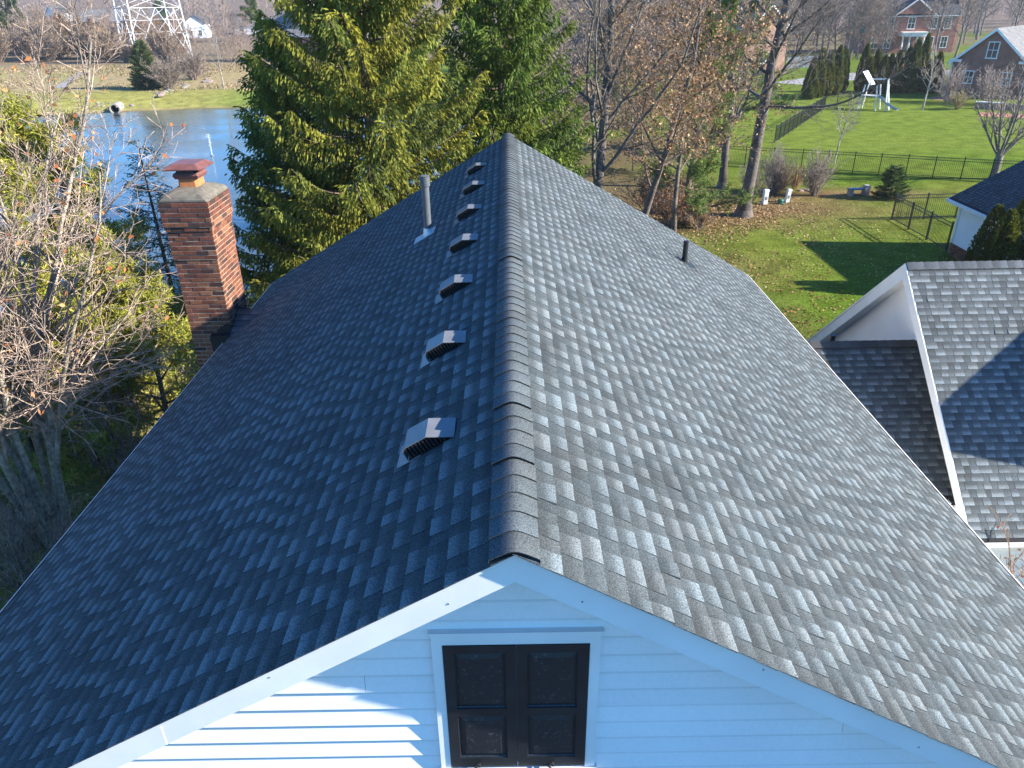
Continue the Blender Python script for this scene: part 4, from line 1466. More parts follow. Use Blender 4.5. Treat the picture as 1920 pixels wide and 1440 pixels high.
def woody(seed, stems, maxlev, o, bark, twig, trunk_k=10):
    """returns (trunk arrays, crown arrays, twig end points)"""
    rng = random.Random(seed)
    out = []
    for p, d, L, r in stems:
        grow(rng, out, p, d, L, r, 0, maxlev, o)
    tr, cr = [], []
    bk = np.array(bark); tg = np.array(twig)
    ends = []
    for a, b, r0, r1, lev in out:
        f = min(1, lev / 2.5) * .9
        c = bk * (1 - f) + tg * f
        c = c * rng.uniform(.8, 1.2)
        s = (a, b, r0, r1, tuple(c))
        (tr if lev == 0 else cr).append(s)
        if lev >= maxlev - 1: ends.append((b, (b[0] - a[0], b[1] - a[1], b[2] - a[2])))
    T = tubes(tr, trunk_k)
    big = [s for s in cr if s[2] > .03]; sm = [s for s in cr if s[2] <= .03]
    pr = []
    if big: pr.append(tubes(big, 6))
    if sm: pr.append(tubes(sm, 3))
    return T, merge(pr), ends


def leaves_at(ends, rng, n, size, cols, droop=.4):
    E = [ends[rng.integers(len(ends))] for _ in range(n)]
    P = np.array([e[0] for e in E]) + rng.normal(0, size * .9, (n, 3)); P[:, 2] -= size * .5
    D = rng.normal(0, 1, (n, 3)); D[:, 2] -= droop
    S = rng.normal(0, 1, (n, 3))
    C = np.array(cols)[rng.integers(len(cols), size=n)] * rng.uniform(.7, 1.25, (n, 1))
    return quads(P, D, S, size * rng.uniform(.7, 1.3, n), size * .62 * rng.uniform(.7, 1.2, n), C)


def flare(T, loc_r, k=.9, h=.6):
    """widen the foot of the trunk"""
    V, F, C = T
    z = V[:, 2]
    g = 1 + k * np.exp(-np.clip(z, 0, None) / h * 2.2)
    V = V.copy(); V[:, 0] *= g; V[:, 1] *= g
    return V, F, C


def tree(name, label, cat, loc, T, Cr, leaf=None, group=None, leafmat=None, rz=0):
    t = thing(name, label, cat, loc, rz, group)
    link('trunk', np_mesh('trunk', *T), M['bark'], t)
    if Cr is not None: link('crown', np_mesh('crown', *Cr), M['bark'], t)
    if leaf is not None: link('leaves', np_mesh('leaves', *leaf), leafmat or M['dryleaf'], t)
    return t


BARK = (.21, .185, .155); TWIG = (.28, .23, .19); BARKD = (.12, .10, .085); TWIGG = (.20, .17, .15)
ORANGE = [(.42, .17, .06), (.36, .13, .06), (.50, .26, .12), (.33, .16, .08)]
BROWN = [(.30, .16, .07), (.36, .21, .10), (.24, .13, .065), (.42, .28, .15)]
nr = np.random.default_rng(4)

# --- multi-stemmed bare tree on the left, a few orange leaves left on it
rng = random.Random(21)
o = dict(BASE); o.update(nb=(12, 8, 6, 3), ang=(42, 46, 48, 48), lr=(.42, .45, .45, .5), up=(.012, .04, .03, .01), wob=.085, rmin=.0055, rr=.6, step=(.5, .35, .25, .18))
o['from'] = (.24, .12, .1, .1)
base = gpt(95, 1010)
stems = []
for i in range(13):
    a = i / 13 * 6.283 + rng.uniform(-.2, .2)
    q = rng.uniform(.12, .5)
    tilt = rng.uniform(.08, .38) * (.62 if math.cos(a) > .3 else 1)
    d = Vector((math.cos(a) * math.sin(tilt), math.sin(a) * math.sin(tilt), math.cos(tilt)))
    stems.append(((math.cos(a) * q, math.sin(a) * q, -.1), tuple(d), rng.uniform(8.2, 11.2), rng.uniform(.06, .10)))
T, Cr, ends = woody(77, stems, 3, o, (.34, .29, .225), (.42, .315, .25), 8)
lv = leaves_at(ends, nr, 1100, .115, ORANGE)
tree('bare_tree', 'multi-stemmed bare tree with pale grey stems and a few orange leaves left of the roof', 'tree', base, T, Cr, lv)
b2 = gpt(-70, 1080)
o2 = dict(o); o2.update(nb=(12, 7, 5, 3))
st2 = []
for i in range(8):
    a = i / 8 * 6.283; tilt = rng.uniform(.08, .36)
    st2.append(((math.cos(a) * .2, math.sin(a) * .2, -.1), (math.cos(a) * math.sin(tilt), math.sin(a) * math.sin(tilt), math.cos(tilt)), rng.uniform(9.5, 12.5), rng.uniform(.065, .11)))
T, Cr, ends = woody(78, st2, 3, o2, (.33, .28, .22), (.42, .315, .25), 8)
tree('bare_tree', 'pale bare tree at the very left edge of the picture with upswept branches', 'tree', b2, T, Cr, leaves_at(ends, nr, 160, .1, ORANGE))


# --- Norway spruces
def spruce(seed, H, R, dens=1.0, cols=None, droopy=1.0, z0=.03, spray=.128, gap=.34, spread=1.0, tip=None):
    rng = np.random.default_rng(seed)
    cols = np.array(cols)
    wood = []; PP, DD, SS, LL, WW, CC = [], [], [], [], [], []
    n = 14
    for i in range(n):
        z, z2 = H * i / n, H * (i + 1) / n
        wood.append(((0, 0, z), (0, 0, z2), .012 * H * (1 - i / n) ** .9 + .02, .012 * H * (1 - (i + 1) / n) ** .9 + .015, (.16, .12, .09)))
    bw = []
    z = H * z0
    while z < H * .985:
        f = z / H
        nb = 6 if f < .8 else 5
        az0 = rng.uniform(0, 6.28)
        for b in range(nb):
            az = az0 + 6.283 * b / nb + rng.normal(0, .18)
            L = R * (1 - f) ** .82 * rng.uniform(.72, 1.18) + .12
            zz = z + rng.uniform(-.15, .15)
            m = max(4, int(L / .22))
            t = np.linspace(0, 1, m + 1)
            up0 = -.18 + .75 * f
            rise = L * (up0 * t - .35 * droopy * (1 - f) * t * (1 - t) * 1.6 + .16 * t ** 3)
            r = L * t
            side = rng.normal(0, .05) * L * t ** 2
            x = math.cos(az) * r - math.sin(az) * side; y = math.sin(az) * r + math.cos(az) * side
            pts = np.stack([x, y, zz + rise], 1)
            for q in range(m):
                ra = .010 + .022 * L / 3 * (1 - q / m)
                bw.append((tuple(pts[q]), tuple(pts[q + 1]), ra, ra * .85, (.17, .13, .095)))
            bt = cols[rng.integers(len(cols))] * rng.uniform(.8, 1.2)
            # sprays: along the bough, on side shoots and on hanging strands
            zf = .45 if (z > 12.8 or (z < 2.5 and H > 9)) else 1.0
            ns = max(6, int(L * 72 * dens * zf))
            tt = rng.beta(1.25, 1.0, ns) * .99 + .01
            idx = np.minimum((tt * m).astype(int), m - 1); fr = (tt * m - idx)[:, None]
            bp = pts[idx] * (1 - fr) + pts[idx + 1] * fr
            dirb = pts[idx + 1] - pts[idx]; dirb /= np.linalg.norm(dirb, axis=1, keepdims=True) + 1e-9
            sd = np.stack([-np.sin(az) * np.ones(ns), np.cos(az) * np.ones(ns), np.zeros(ns)], 1)
            sg_ = rng.choice([-1, 1], ns)[:, None]
            sl = (L * .30 * (1 - tt * .75) * rng.uniform(.1, 1, ns) * spread)[:, None]
            root = bp + (sd * sg_ * .85 + dirb * .55) * sl
            root[:, 2] -= (sl[:, 0] ** 1.2) * .35 * droopy
            # strand of three or four sprays hanging from each point
            hang = rng.uniform(.05, 1.1, ns) * droopy
            d0 = (sd * sg_ * .45 + dirb * .6); d0[:, 2] -= hang * 1.6
            d0 /= np.linalg.norm(d0, axis=1, keepdims=True)
            k = 3
            cur = root
            for s in range(k):
                dd = d0 + rng.normal(0, .16, (ns, 3)); dd[:, 2] -= .25 * s * droopy
                dd /= np.linalg.norm(dd, axis=1, keepdims=True)
                ln = spray * rng.uniform(.7, 1.25, ns)
                PP.append(cur + dd * ln[:, None] * .5); DD.append(dd); SS.append(rng.normal(0, 1, (ns, 3)))
                LL.append(ln * 1.3); WW.append(spray * .42 * rng.uniform(.7, 1.3, ns))
                col = bt[None] * rng.uniform(.72, 1.3, (ns, 1))
                CC.append(col)
                cur = cur + dd * ln[:, None]
        z += gap * rng.uniform(.8, 1.2)
    T = tubes(wood, 10)
    B = tubes(bw, 4)
    lf = quads(np.concatenate(PP), np.concatenate(DD), np.concatenate(SS), np.concatenate(LL), np.concatenate(WW), np.concatenate(CC))
    return T, B, lf


SPR = [(.215, .215, .032), (.185, .198, .032), (.155, .175, .032), (.24, .23, .032), (.12, .145, .03)]
SPD = [(.085, .135, .024), (.11, .16, .026), (.095, .135, .020), (.14, .18, .024)]
SPB = [(.045, .08, .05), (.06, .095, .055), (.04, .07, .04)]


def needle_tree(name, label, loc, arrs, group=None, s=1.0, rz=0):
    T, B, lf = arrs
    t = thing(name, label, 'tree', loc, rz, group)
    link('trunk', np_mesh('trunk', *T), M['bark'], t)
    link('boughs', np_mesh('boughs', *B), M['bark'], t)
    link('crown', np_mesh('crown', *lf), M['leaf'], t)
    t.scale = (s, s, s)
    return t


def at(px, Y):
    """x of a column of the picture at distance Y on the ground"""
    zc = Y * math.cos(TH) + CAMZ * math.sin(TH)
    y_img = FPX * CAMZ / (math.cos(TH) * zc)
    return (px - .0155 * y_img - 949) / FPX * zc


A1 = spruce(1, 17.5, 4.7, 1.0, SPR)
needle_tree('spruce_tree', 'tall yellow-green weeping spruce directly behind the roof left of the ridge end', (at(735, 23.5), 23.5, 0), A1)
A2 = spruce(2, 16.5, 4.0, .9, SPD)
needle_tree('spruce_tree', 'tall darker green spruce right of the ridge end behind the roof', (at(948, 27), 27, 0), A2)
A3 = spruce(3, 10.6, 2.95, 1.0, SPR[:3] + SPD[:2])
needle_tree('spruce_tree', 'shorter spruce with pointed top and low sunny boughs beside the pond', (at(592, 24.5), 24.5, 0), A3)
A4 = spruce(4, 7.6, 2.1, .34, SPB, droopy=.45, gap=.40, spray=.10, spread=.8)
needle_tree('spruce_tree', 'small thin dark spruce standing against the pond behind the chimney', (at(322, 31), 31, gz(at(322, 31), 31)), A4)
A5 = spruce(5, 1.95, .85, 1.5, [(.05, .095, .025), (.07, .115, .028)], droopy=.25, gap=.12, spray=.075)
p = gpt(1668, 372)
needle_tree('spruce_tree', 'little dense spruce on the lawn right of the stone bench', p, A5)
p = gpt(279, 166)
A6 = spruce(6, 6.4, 2.1, .7, [(.06, .10, .03), (.09, .12, .035)], droopy=.2, gap=.3, spray=.22)
needle_tree('spruce_tree', 'dark green young spruce on the far shore below the pylon', p, A6)


# --- pines: tufts of long needles at the ends of the twigs
def pine(seed, H, R, ntuft, cols, nl=.17, low=.1, cone=.75, nn=9):
    rng = random.Random(seed); g = np.random.default_rng(seed)
    o = dict(BASE); o.update(nb=(26, 7, 3), ang=(70, 45, 40), lr=(R / H * .95, .42, .4), up=(0, .035, .05), rmin=.008, wob=.09)
    o['from'] = (low, .3, .2)
    T, Cr, ends = woody(seed, [((0, 0, -.1), (0, 0, 1), H, .014 * H + .03)], 2, o, (.17, .13, .10), (.20, .15, .10), 9)
    ends = np.array([e[0] for e in ends])
    P = ends[g.integers(len(ends), size=ntuft)] + g.normal(0, .10, (ntuft, 3))
    P = np.repeat(P, nn, axis=0)
    D = g.normal(0, 1, P.shape); D[:, 2] += .35
    D /= np.linalg.norm(D, axis=1, keepdims=True)
    col = np.array(cols)[g.integers(len(cols), size=ntuft)] * g.uniform(.75, 1.25, (ntuft, 1))
    C = np.repeat(col, nn, axis=0) * g.uniform(.8, 1.2, (len(P), 1))
    ln = nl * g.uniform(.7, 1.2, len(P))
    lf = quads(P + D * ln[:, None] * .5, D, g.normal(0, 1, P.shape), ln, nl * .16 * np.ones(len(P)), C)
    return T, Cr, lf


PYG = [(.34, .335, .06), (.29, .30, .055), (.38, .35, .08), (.25, .275, .05)]
PLG = [(.13, .19, .045), (.17, .22, .055), (.11, .165, .04)]
for i, (px, Y, H, R, lab) in enumerate([
        (95, 19.5, 9.9, 2.8, 'feathery yellow-green pine behind the bare tree at the left edge'),
        (215, 22.5, 8.4, 2.5, 'yellow-green pine left of the chimney by the pond'),
        (330, 17.6, 4.6, 1.9, 'low bushy yellow-green pine at the foot of the chimney'),
        (-40, 24, 9.5, 2.8, 'pale pine at the far left edge over the water'),
        (180, 17.0, 5.6, 2.2, 'yellow-green pine in the middle of the thicket left of the eave')]):
    x = at(px, Y)
    needle_tree('pine_tree', lab, (x, Y, gz(x, Y)), pine(40 + i, H, R, 4200 if i != 2 else 2800, PYG, nl=.20 if i != 2 else .16, nn=8), rz=i)
x, Y = 9.6, 40.0
needle_tree('pine_tree', 'slender pale green pine between the brown oak and the leaning trunk', (x, Y, 0), pine(50, 10.8, 2.9, 3600, PLG, nl=.24, low=.05, nn=8))
x = at(1352, 62)
needle_tree('pine_tree', 'tall light green pine behind the small leaning trunk', (x, 62, 0), pine(51, 17, 4.4, 3400, PLG, nl=.36, low=.15, nn=8))
p = gpt(478, 78)
needle_tree('pine_tree', 'round yellow-green pine on two stems across the pond', p, pine(52, 14, 5.4, 2300, [(.15, .19, .035), (.12, .165, .03)], nl=.6, low=.4, nn=8))
p = gpt(322, 74)
needle_tree('pine_tree', 'dark pine standing behind the pylon', p, pine(53, 15, 4.6, 1700, [(.05, .09, .03), (.09, .13, .03)], nl=.6, low=.15, nn=8))
p = gpt(18, 100)
needle_tree('pine_tree', 'dark green pine at the upper left corner beyond the pond', p, pine(54, 18, 6.0, 1800, [(.045, .075, .025), (.08, .10, .03)], nl=.7, low=.08, nn=8))

for px, Y, s, a, src, lab in ((60, 17.8, .78, 2.0, 2, 'small yellow-green pine low behind the pale stems at the left edge'), (165, 25.5, .95, 1.2, 1, 'yellow-green pine at the water edge behind the multi-stemmed tree'), (262, 19.6, .62, 4.0, 1, 'small bright pine between the multi-stemmed tree and the chimney')):
    x = at(px, Y)
    dup([o_ for o_ in SC.objects if o_.name.startswith('pine_tree')][src], (x, Y, gz(x, Y)), a, s, lab)
# --- bare trees and oaks behind the ridge
o = dict(BASE); o.update(nb=(15, 8, 6, 4), up=(.0, .045, .03, .02), wob=.09, rr=.62)
o['from'] = (.28, .15, .1, .1)
x = at(1106, 30)
T, Cr, e = woody(101, [((0, 0, -.1), (.02, .02, 1), 15.5, .25)], 4, dict(o, nb=(22, 9, 6, 3), ang=(48, 46, 45, 45), rr=.45, wob0=.03), (.15, .125, .105), (.19, .16, .135))
tree('bare_tree', 'forking bare grey tree just right of the ridge end', 'tree', (x, 30, 0), flare(T, .27), Cr, leaves_at(e, nr, 500, .12, BROWN))
x = at(1183, 32)
T, Cr, e = woody(102, [((0, 0, -.1), (.06, -.02, 1), 12.5, .17)], 4, dict(o, nb=(21, 9, 6, 3), ang=(62, 48, 45, 45), rr=.42), (.15, .12, .10), (.25, .18, .135))
tree('oak_tree', 'oak holding brown withered leaves right of the forking bare tree', 'tree', (x, 32, 0), flare(T, .2), Cr, leaves_at(e, nr, 5200, .13, BROWN))
x = at(1262, 37)
T, Cr, e = woody(103, [((0, 0, -.1), (-.03, 0, 1), 11.5, .13)], 4, dict(o, nb=(20, 9, 6, 3), ang=(60, 48, 45, 45), rr=.42), (.16, .13, .105), (.25, .18, .135))
tree('oak_tree', 'slim oak with rusty leaves in front of the slender pale pine', 'tree', (x, 37, 0), T, Cr, leaves_at(e, nr, 2800, .14, BROWN))
p = gpt(1392, 405)
T, Cr, e = woody(104, [((0, 0, -.15), (.03, .0, 1), 21, .33)], 4, dict(o, nb=(38, 13, 8, 3), ang=(76, 50, 46, 45), lr=(.34, .46, .42, .4), wob=.075, wob0=.022, rr=.36), (.135, .115, .10), (.17, .145, .125), 14)
tree('bare_tree', 'large bare tree with thick leaning trunk at the edge of the leaf litter', 'tree', p, flare(T, .36, .95, .9), Cr, leaves_at(e, nr, 260, .13, BROWN))
p = gpt(1352, 352)
T, Cr, e = woody(105, [((0, 0, -.15), (.05, .0, 1), 15, .26)], 4, dict(o, nb=(17, 8, 5, 3), ang=(62, 50, 46, 45)), BARKD, TWIGG)
tree('bare_tree', 'slimmer dark bare tree left of the large leaning trunk', 'tree', p, flare(T, .26, .5, .6), Cr)
# vase-shaped tree at the fence
p = gpt(1735 + 127, 336)
rng = random.Random(8)
st = []
for i in range(9):
    a = i / 9 * 6.283 + rng.uniform(-.2, .2); tl = rng.uniform(.3, .75)
    st.append(((math.cos(a) * .06, math.sin(a) * .06, 1.45), (math.cos(a) * math.sin(tl), math.sin(a) * math.sin(tl), math.cos(tl)), rng.uniform(4.2, 6.0), .085))
og = dict(BASE); og.update(nb=(8, 6, 4), ang=(38, 40, 42), lr=(.45, .42, .42), up=(.06, .05, .03), rmin=.009, wob=.08, rr=.6)
og['from'] = (.2, .15, .1)
T, Cr, e = woody(106, st, 3, og, (.20, .175, .15), (.27, .23, .20), 7)
Tk = tubes([((0, 0, -.1), (0, 0, .5), .34, .25, (.2, .175, .15)), ((0, 0, .5), (.02, 0, 1.55), .25, .23, (.2, .175, .15))], 12)
tree('bare_tree', 'vase-shaped bare tree with short trunk standing at the long black fence', 'tree', p, merge([Tk, T]), Cr)


def sapling(label, p, H, seed, bark=(.36, .32, .27), r=.05):
    og = dict(BASE); og.update(nb=(17, 6, 3), ang=(42, 40, 40), lr=(.42, .42, .4), up=(0, .06, .03), rmin=.011, step=(.35, .3, .2))
    og['from'] = (.34, .2, .1)
    T, Cr, e = woody(seed, [((0, 0, -.1), (.02, 0, 1), H, r)], 3, og, bark, (.34, .29, .25), 7)
    return tree('young_tree', label, 'tree', p, T, Cr)


sapling('young bare tree in front of the clipped evergreens', gpt(1729, 206), 5.6, 110, r=.10)
sapling('young slender bare tree on the lawn just behind the fence', gpt(1564, 307), 4.6, 111, r=.06)


# --- shrubs
def shrub(name, label, p, H, R, seed, n=26, bark=(.26, .21, .18), twig=(.33, .27, .24), leaf=None, lev=2, cat='shrub', rmin=.006, group=None):
    rng = random.Random(seed); st = []
    for i in range(n):
        a = rng.uniform(0, 6.283); tl = abs(rng.gauss(0, .5)) * R / H * 1.3
        tl = min(tl, 1.2)
        st.append(((math.cos(a) * R * .12 * rng.random(), math.sin(a) * R * .12 * rng.random(), -.05), (math.cos(a) * math.sin(tl), math.sin(a) * math.sin(tl), math.cos(tl)), H * rng.uniform(.6, 1.05), .016 * max(1, H / 2)))
    og = dict(BASE); og.update(nb=(7, 5, 3), ang=(35, 40, 40), lr=(.45, .45, .4), up=(.01, .03, .02), rmin=rmin, step=(.3, .22, .15))
    og['from'] = (.2, .15, .1)
    T, Cr, e = woody(seed, st, lev, og, bark, twig, 5)
    t = thing(name, label, cat, p, 0, group)
    link('stems', np_mesh('stems', *T), M['bark'], t)
    link('crown', np_mesh('crown', *Cr), M['bark'], t)
    if leaf:
        link('leaves', np_mesh('leaves', *leaves_at(e, nr, leaf[0], leaf[1], leaf[2])), M['dryleaf'] if len(leaf) < 4 else leaf[3], t)
    return t


shrub('bare_shrub', 'upright grey bare shrub left of the stone bench', gpt(1525, 367), 2.7, 1.35, 120, 44)
shrub('bare_shrub', 'tangled bare shrub behind the two pale utility posts', gpt(1449, 362), 2.9, 1.9, 121, 46, bark=(.2, .17, .15), twig=(.27, .23, .21))
shrub('bare_shrub', 'low bare shrub right beside the foot of the large leaning trunk', gpt(1408, 372), 2.2, 1.3, 122, 30, bark=(.17, .14, .13))
shrub('leafy_shrub', 'round russet-leaved shrub behind the right roof slope', gpt(1255, 425), 2.6, 2.0, 123, 40, leaf=(2600, .11, [(.36, .16, .05), (.30, .12, .04), (.24, .14, .05)]))
shrub('leafy_shrub', 'broad brown-leaved shrub behind the ridge end', gpt(1215, 398), 2.6, 1.9, 124, 34, leaf=(1800, .11, BROWN))
shrub('leafy_shrub', 'small orange bush low beside the right roof edge', gpt(1312, 428), 1.5, 1.2, 125, 26, leaf=(700, .1, [(.30, .15, .05), (.2, .16, .05)]))
shrub('bare_shrub', 'tan bare shrub in front of the red brick house', gpt(1795, 205), 2.1, 2.0, 126, 34, bark=(.30, .25, .13), twig=(.33, .28, .15), rmin=.012)
shrub('bare_shrub', 'spreading bare shrub at the left corner of the red brick house', gpt(1778, 192), 4.2, 3.4, 127, 30, bark=(.3, .25, .22), rmin=.013)
shrub('bare_shrub', 'spreading bare shrub under the windows of the red brick house', gpt(1850, 196), 3.8, 3.6, 128, 34, bark=(.3, .25, .22), rmin=.013)
shrub('bare_shrub', 'wide grey bare shrub on the far shore right of the dark young spruce', gpt(318, 168), 4.6, 4.4, 129, 60, bark=(.22, .18, .15), twig=(.27, .22, .18), rmin=.022)
shrub('bare_shrub', 'grey bare bush behind the stones on the far shore', gpt(365, 150), 5.0, 4.6, 130, 50, bark=(.24, .19, .16), twig=(.28, .23, .19), rmin=.024)
p = gpt(420, 167)
sapling('round-headed small bare tree on the green far shore', p, 7.0, 131, bark=(.30, .26, .22), r=.12)
shrub('leafy_shrub', 'green leafy low bush between the bare tree and the house wall', gpt(300, 745), 1.7, 1.5, 132, 30, leaf=(1500, .11, PYG, M['leaf']))
shrub('leafy_shrub', 'bright yellow-green bush left of the chimney foot', gpt(338, 640), 2.2, 1.5, 133, 34, leaf=(1800, .12, PYG, M['leaf']))
shrub('bare_shrub', 'dark bare shrub in the shade below the left eave', gpt(60, 1100), 2.4, 2.2, 134, 36, bark=(.26, .21, .17), twig=(.34, .27, .21))
shrub('bare_shrub', 'thin dark bare shrub close to the left eave', gpt(240, 900), 3.4, 2.0, 135, 22, bark=(.26, .21, .17), twig=(.34, .27, .21))
shrub('leafy_shrub', 'thin shrub with orange dried leaves in front of the garage gutter', Vector((8.35, 8.9, 0)), 3.7, .8, 136, 16, bark=(.26, .18, .13), twig=(.34, .22, .16), leaf=(260, .075, ORANGE))
shrub('bare_shrub', 'reddish bare twigs in front of the garage wall', Vector((8.6, 8.2, 0)), 2.1, .9, 137, 24, bark=(.26, .15, .13), twig=(.34, .2, .18))


def grass_clump(label, p, H, n, seed):
    g = np.random.default_rng(seed)
    a = g.uniform(0, 6.283, n); q = g.uniform(0, .22, n); tl = np.abs(g.normal(0, .28, n))
    D = np.stack([np.cos(a) * np.sin(tl), np.sin(a) * np.sin(tl), np.cos(tl)], 1)
    B = np.stack([np.cos(a) * q, np.sin(a) * q, np.zeros(n)], 1)
    ln = H * g.uniform(.6, 1.1, n)
    C = np.array([(.36, .25, .11), (.42, .31, .16), (.30, .20, .09)])[g.integers(3, size=n)] * g.uniform(.8, 1.2, (n, 1))
    o = link('ornamental_grass', np_mesh('grass_clump', *quads(B + D * ln[:, None] * .5, D, g.normal(0, 1, (n, 3)), ln, .03 * np.ones(n), C)), M['dryleaf'])
    o.location = p
    return tag(o, label, 'ornamental grass')


grass_clump('tall tan ornamental grass clump left of the upright white utility post', gpt(1462, 360), 1.9, 260, 5)
grass_clump('narrow tan ornamental grass clump behind the right utility post', gpt(1489, 356), 1.7, 150, 6)


# --- arborvitae
def arbor(seed, H, R, n, cols, tips=1, size=.16):
    g = np.random.default_rng(seed)
    P, D = [], []
    cc = []
    for k in range(tips):
        ox, oy = (0, 0) if tips == 1 else (math.cos(k * 2.1) * R * .38, math.sin(k * 2.1) * R * .38)
        h = H * (1 if k == 0 else g.uniform(.86, .97)); rr = R * (1 if tips == 1 else .66)
        m = n // tips
        t = g.beta(1.1, 1.35, m)
        prof = np.clip((1 - t) ** .5, 0, 1) * np.clip(.6 + 2.2 * t, 0, 1)
        a = g.uniform(0, 6.283, m)
        lump = 1 + .13 * np.sin(a * 5 + t * 9 + seed) + g.normal(0, .05, m)
        q = rr * prof * lump * np.sqrt(g.uniform(.62, 1, m))
        P.append(np.stack([ox + np.cos(a) * q, oy + np.sin(a) * q, t * h + .05], 1))
        D.append(np.stack([np.cos(a) * .45, np.sin(a) * .45, np.ones(m) * .9], 1) + g.normal(0, .22, (m, 3)))
        cc.append(np.array(cols)[g.integers(len(cols), size=m)] * g.uniform(.7, 1.3, (m, 1)))
    P = np.concatenate(P); D = np.concatenate(D)
    lf = quads(P, D, g.normal(0, 1, P.shape), size * g.uniform(.7, 1.4, len(P)), size * .5 * np.ones(len(P)), np.concatenate(cc))
    T = tubes([((0, 0, -.1), (0, 0, H * .8), .012 * H + .03, .02, (.2, .15, .1))], 7)
    return T, lf


ARB = [(.085, .11, .02), (.10, .115, .018), (.065, .09, .02), (.13, .12, .02)]


def arborvitae(label, p, arrs, group=None):
    t = thing('arborvitae', label, 'evergreen', p, 0, group)
    link('trunk', np_mesh('trunk', *arrs[0]), M['bark'], t)
    link('crown', np_mesh('crown', *arrs[1]), M['leaf'], t)
    return t


x = CX0 - 1.15
arborvitae('bushy three-topped arborvitae against the white cottage wall', (19.62, 28.9, 0), arbor(3, 3.85, 1.25, 15000, [(.085, .105, .015), (.11, .115, .014), (.065, .085, .015)], 3, .13))
arborvitae('small clipped evergreen at the right edge beside the cottage window', (19.9, 27.4, 0), arbor(9, 1.3, .5, 1600, ARB, 1, .10))
rowx = [(1612, 5.6), (1622, 4.2), (1634, 4.9), (1648, 4.4), (1660, 4.4), (1673, 4.9), (1690, 5.2), (1703, 6.2), (1719, 6.6), (1738, 4.2), (1748, 4.6)]
words = ['first', 'second', 'third', 'fourth', 'fifth', 'sixth', 'seventh', 'eighth', 'ninth', 'tenth', 'last']
protoA = None
for i, (px, H) in enumerate(rowx):
    q = gpt(px, 172 + (i % 2) * 3)
    lab = 'dark clipped arborvitae, %s from the left in the row behind the playset' % words[i]
    if i < 2:
        t = arborvitae(lab, q, arbor(20 + i, 5.0, .98, 4200, ARB, 1, .26), 'row of evergreens behind the playset')
        t.scale = (1, 1, H / 5.0)
        if i == 0: protoA = t
        else: protoB = t
    else:
        dup(protoA if i % 2 else protoB, q, i * 1.3, .95 + .02 * (i % 4), lab, H / 5.0)
for i, (px, py, H) in enumerate([(1516, 186, 4.6), (1530, 183, 5.4), (1546, 180, 5.0), (1562, 178, 5.6), (1574, 172, 5.0)]):
    dup(protoA if i % 2 else protoB, gpt(px, py), i * 2.1, 1.0, 'arborvitae, %s from the left in the group between the large trunk and the playset' % words[i], H / 5.0)['group'] = 'group of evergreens left of the playset'
HAZE = .00022
# ------------------------------------------------------------------ background trees: four kinds, each tree its own object
def proto(seed, H, r, bark, twig, nb, lv=None, rmin=.03, from_=.2, ang=(50, 46, 45), lr=(.46, .45, .42)):
    og = dict(BASE); og.update(nb=nb, rmin=rmin, step=(.9, .9, .7), ang=ang, lr=lr, up=(0, .05, .03))
    og['from'] = (from_, .12, .1)
    T, Cr, e = woody(seed, [((0, 0, -.2), (.02, 0, 1), H, r)], 3, og, bark, twig, 7)
    return T, Cr, (leaves_at(e, nr, *lv) if lv else None)


PROT = [proto(201, 14, .22, (.20, .165, .14), (.27, .215, .18), (20, 8, 5)),
        proto(202, 12, .17, (.22, .18, .15), (.30, .23, .185), (22, 9, 5), from_=.12),
        proto(203, 16, .26, (.19, .16, .14), (.25, .20, .175), (20, 8, 5), from_=.28, ang=(42, 42, 42)),
        proto(204, 10, .14, (.22, .17, .13), (.30, .22, .16), (22, 8, 5), lv=(900, .32, [(.30, .19, .09), (.26, .15, .07)]), from_=.1)]
rng = random.Random(31)
protos = [None] * 4
KIND = ['bare grey-brown tree', 'low-branched bare brown tree', 'tall narrow bare tree', 'bare tree with some tan leaves']


def region(px, py):
    if px < 150: return 'at the edge of the meadow left of the pylon'
    if px < 345: return 'in the brown belt behind the pylon'
    if px < 480: return 'across the pond between pylon and pine'
    if px < 960: return 'far behind the tall spruces'
    if px < 1120: return 'behind the forking tree right of the ridge end'
    if px < 1330: return 'on either side of the orange gable'
    if px < 1480: return 'behind the orange house by the leaning trunk'
    if px < 1650: return 'left of the portico house behind the board fence'
    if px < 1790: return 'around the brick house with the portico'
    return 'behind the red brick house at the right edge'


def wood_tree(k, px, py, p, s):
    w = region(px, py)
    lab = KIND[k] + ' ' + w
    if protos[k] is None:
        T, Cr, lf = PROT[k]
        t = protos[k] = tree('bare_tree', lab, 'tree', p, T, Cr, lf)
        t.scale = (s, s, s)
    else:
        t = dup(protos[k], p, rng.uniform(0, 6.28), s, lab)
    t['group'] = 'trees ' + w
    return t


spots = []
for i in range(17):
    spots.append((rng.uniform(1010, 1325), rng.uniform(185, 330), rng.choice((0, 1, 3, 2)), rng.uniform(.42, .72)))
# left: brown belt of trees behind the meadow and the pylon
for i in range(56):
    px = rng.uniform(-80, 345); py = rng.uniform(72, 112) if i % 3 else rng.uniform(45, 80)
    spots.append((px, py, rng.choice((1, 3, 3, 0, 1)), rng.uniform(.62, .95)))
for i in range(16):
    spots.append((rng.uniform(340, 640), rng.uniform(38, 70), rng.choice((0, 1, 2)), rng.uniform(.8, 1.15)))
for i in range(5):
    spots.append((rng.uniform(370, 460), rng.uniform(100, 135), 1, rng.uniform(.5, .68)))
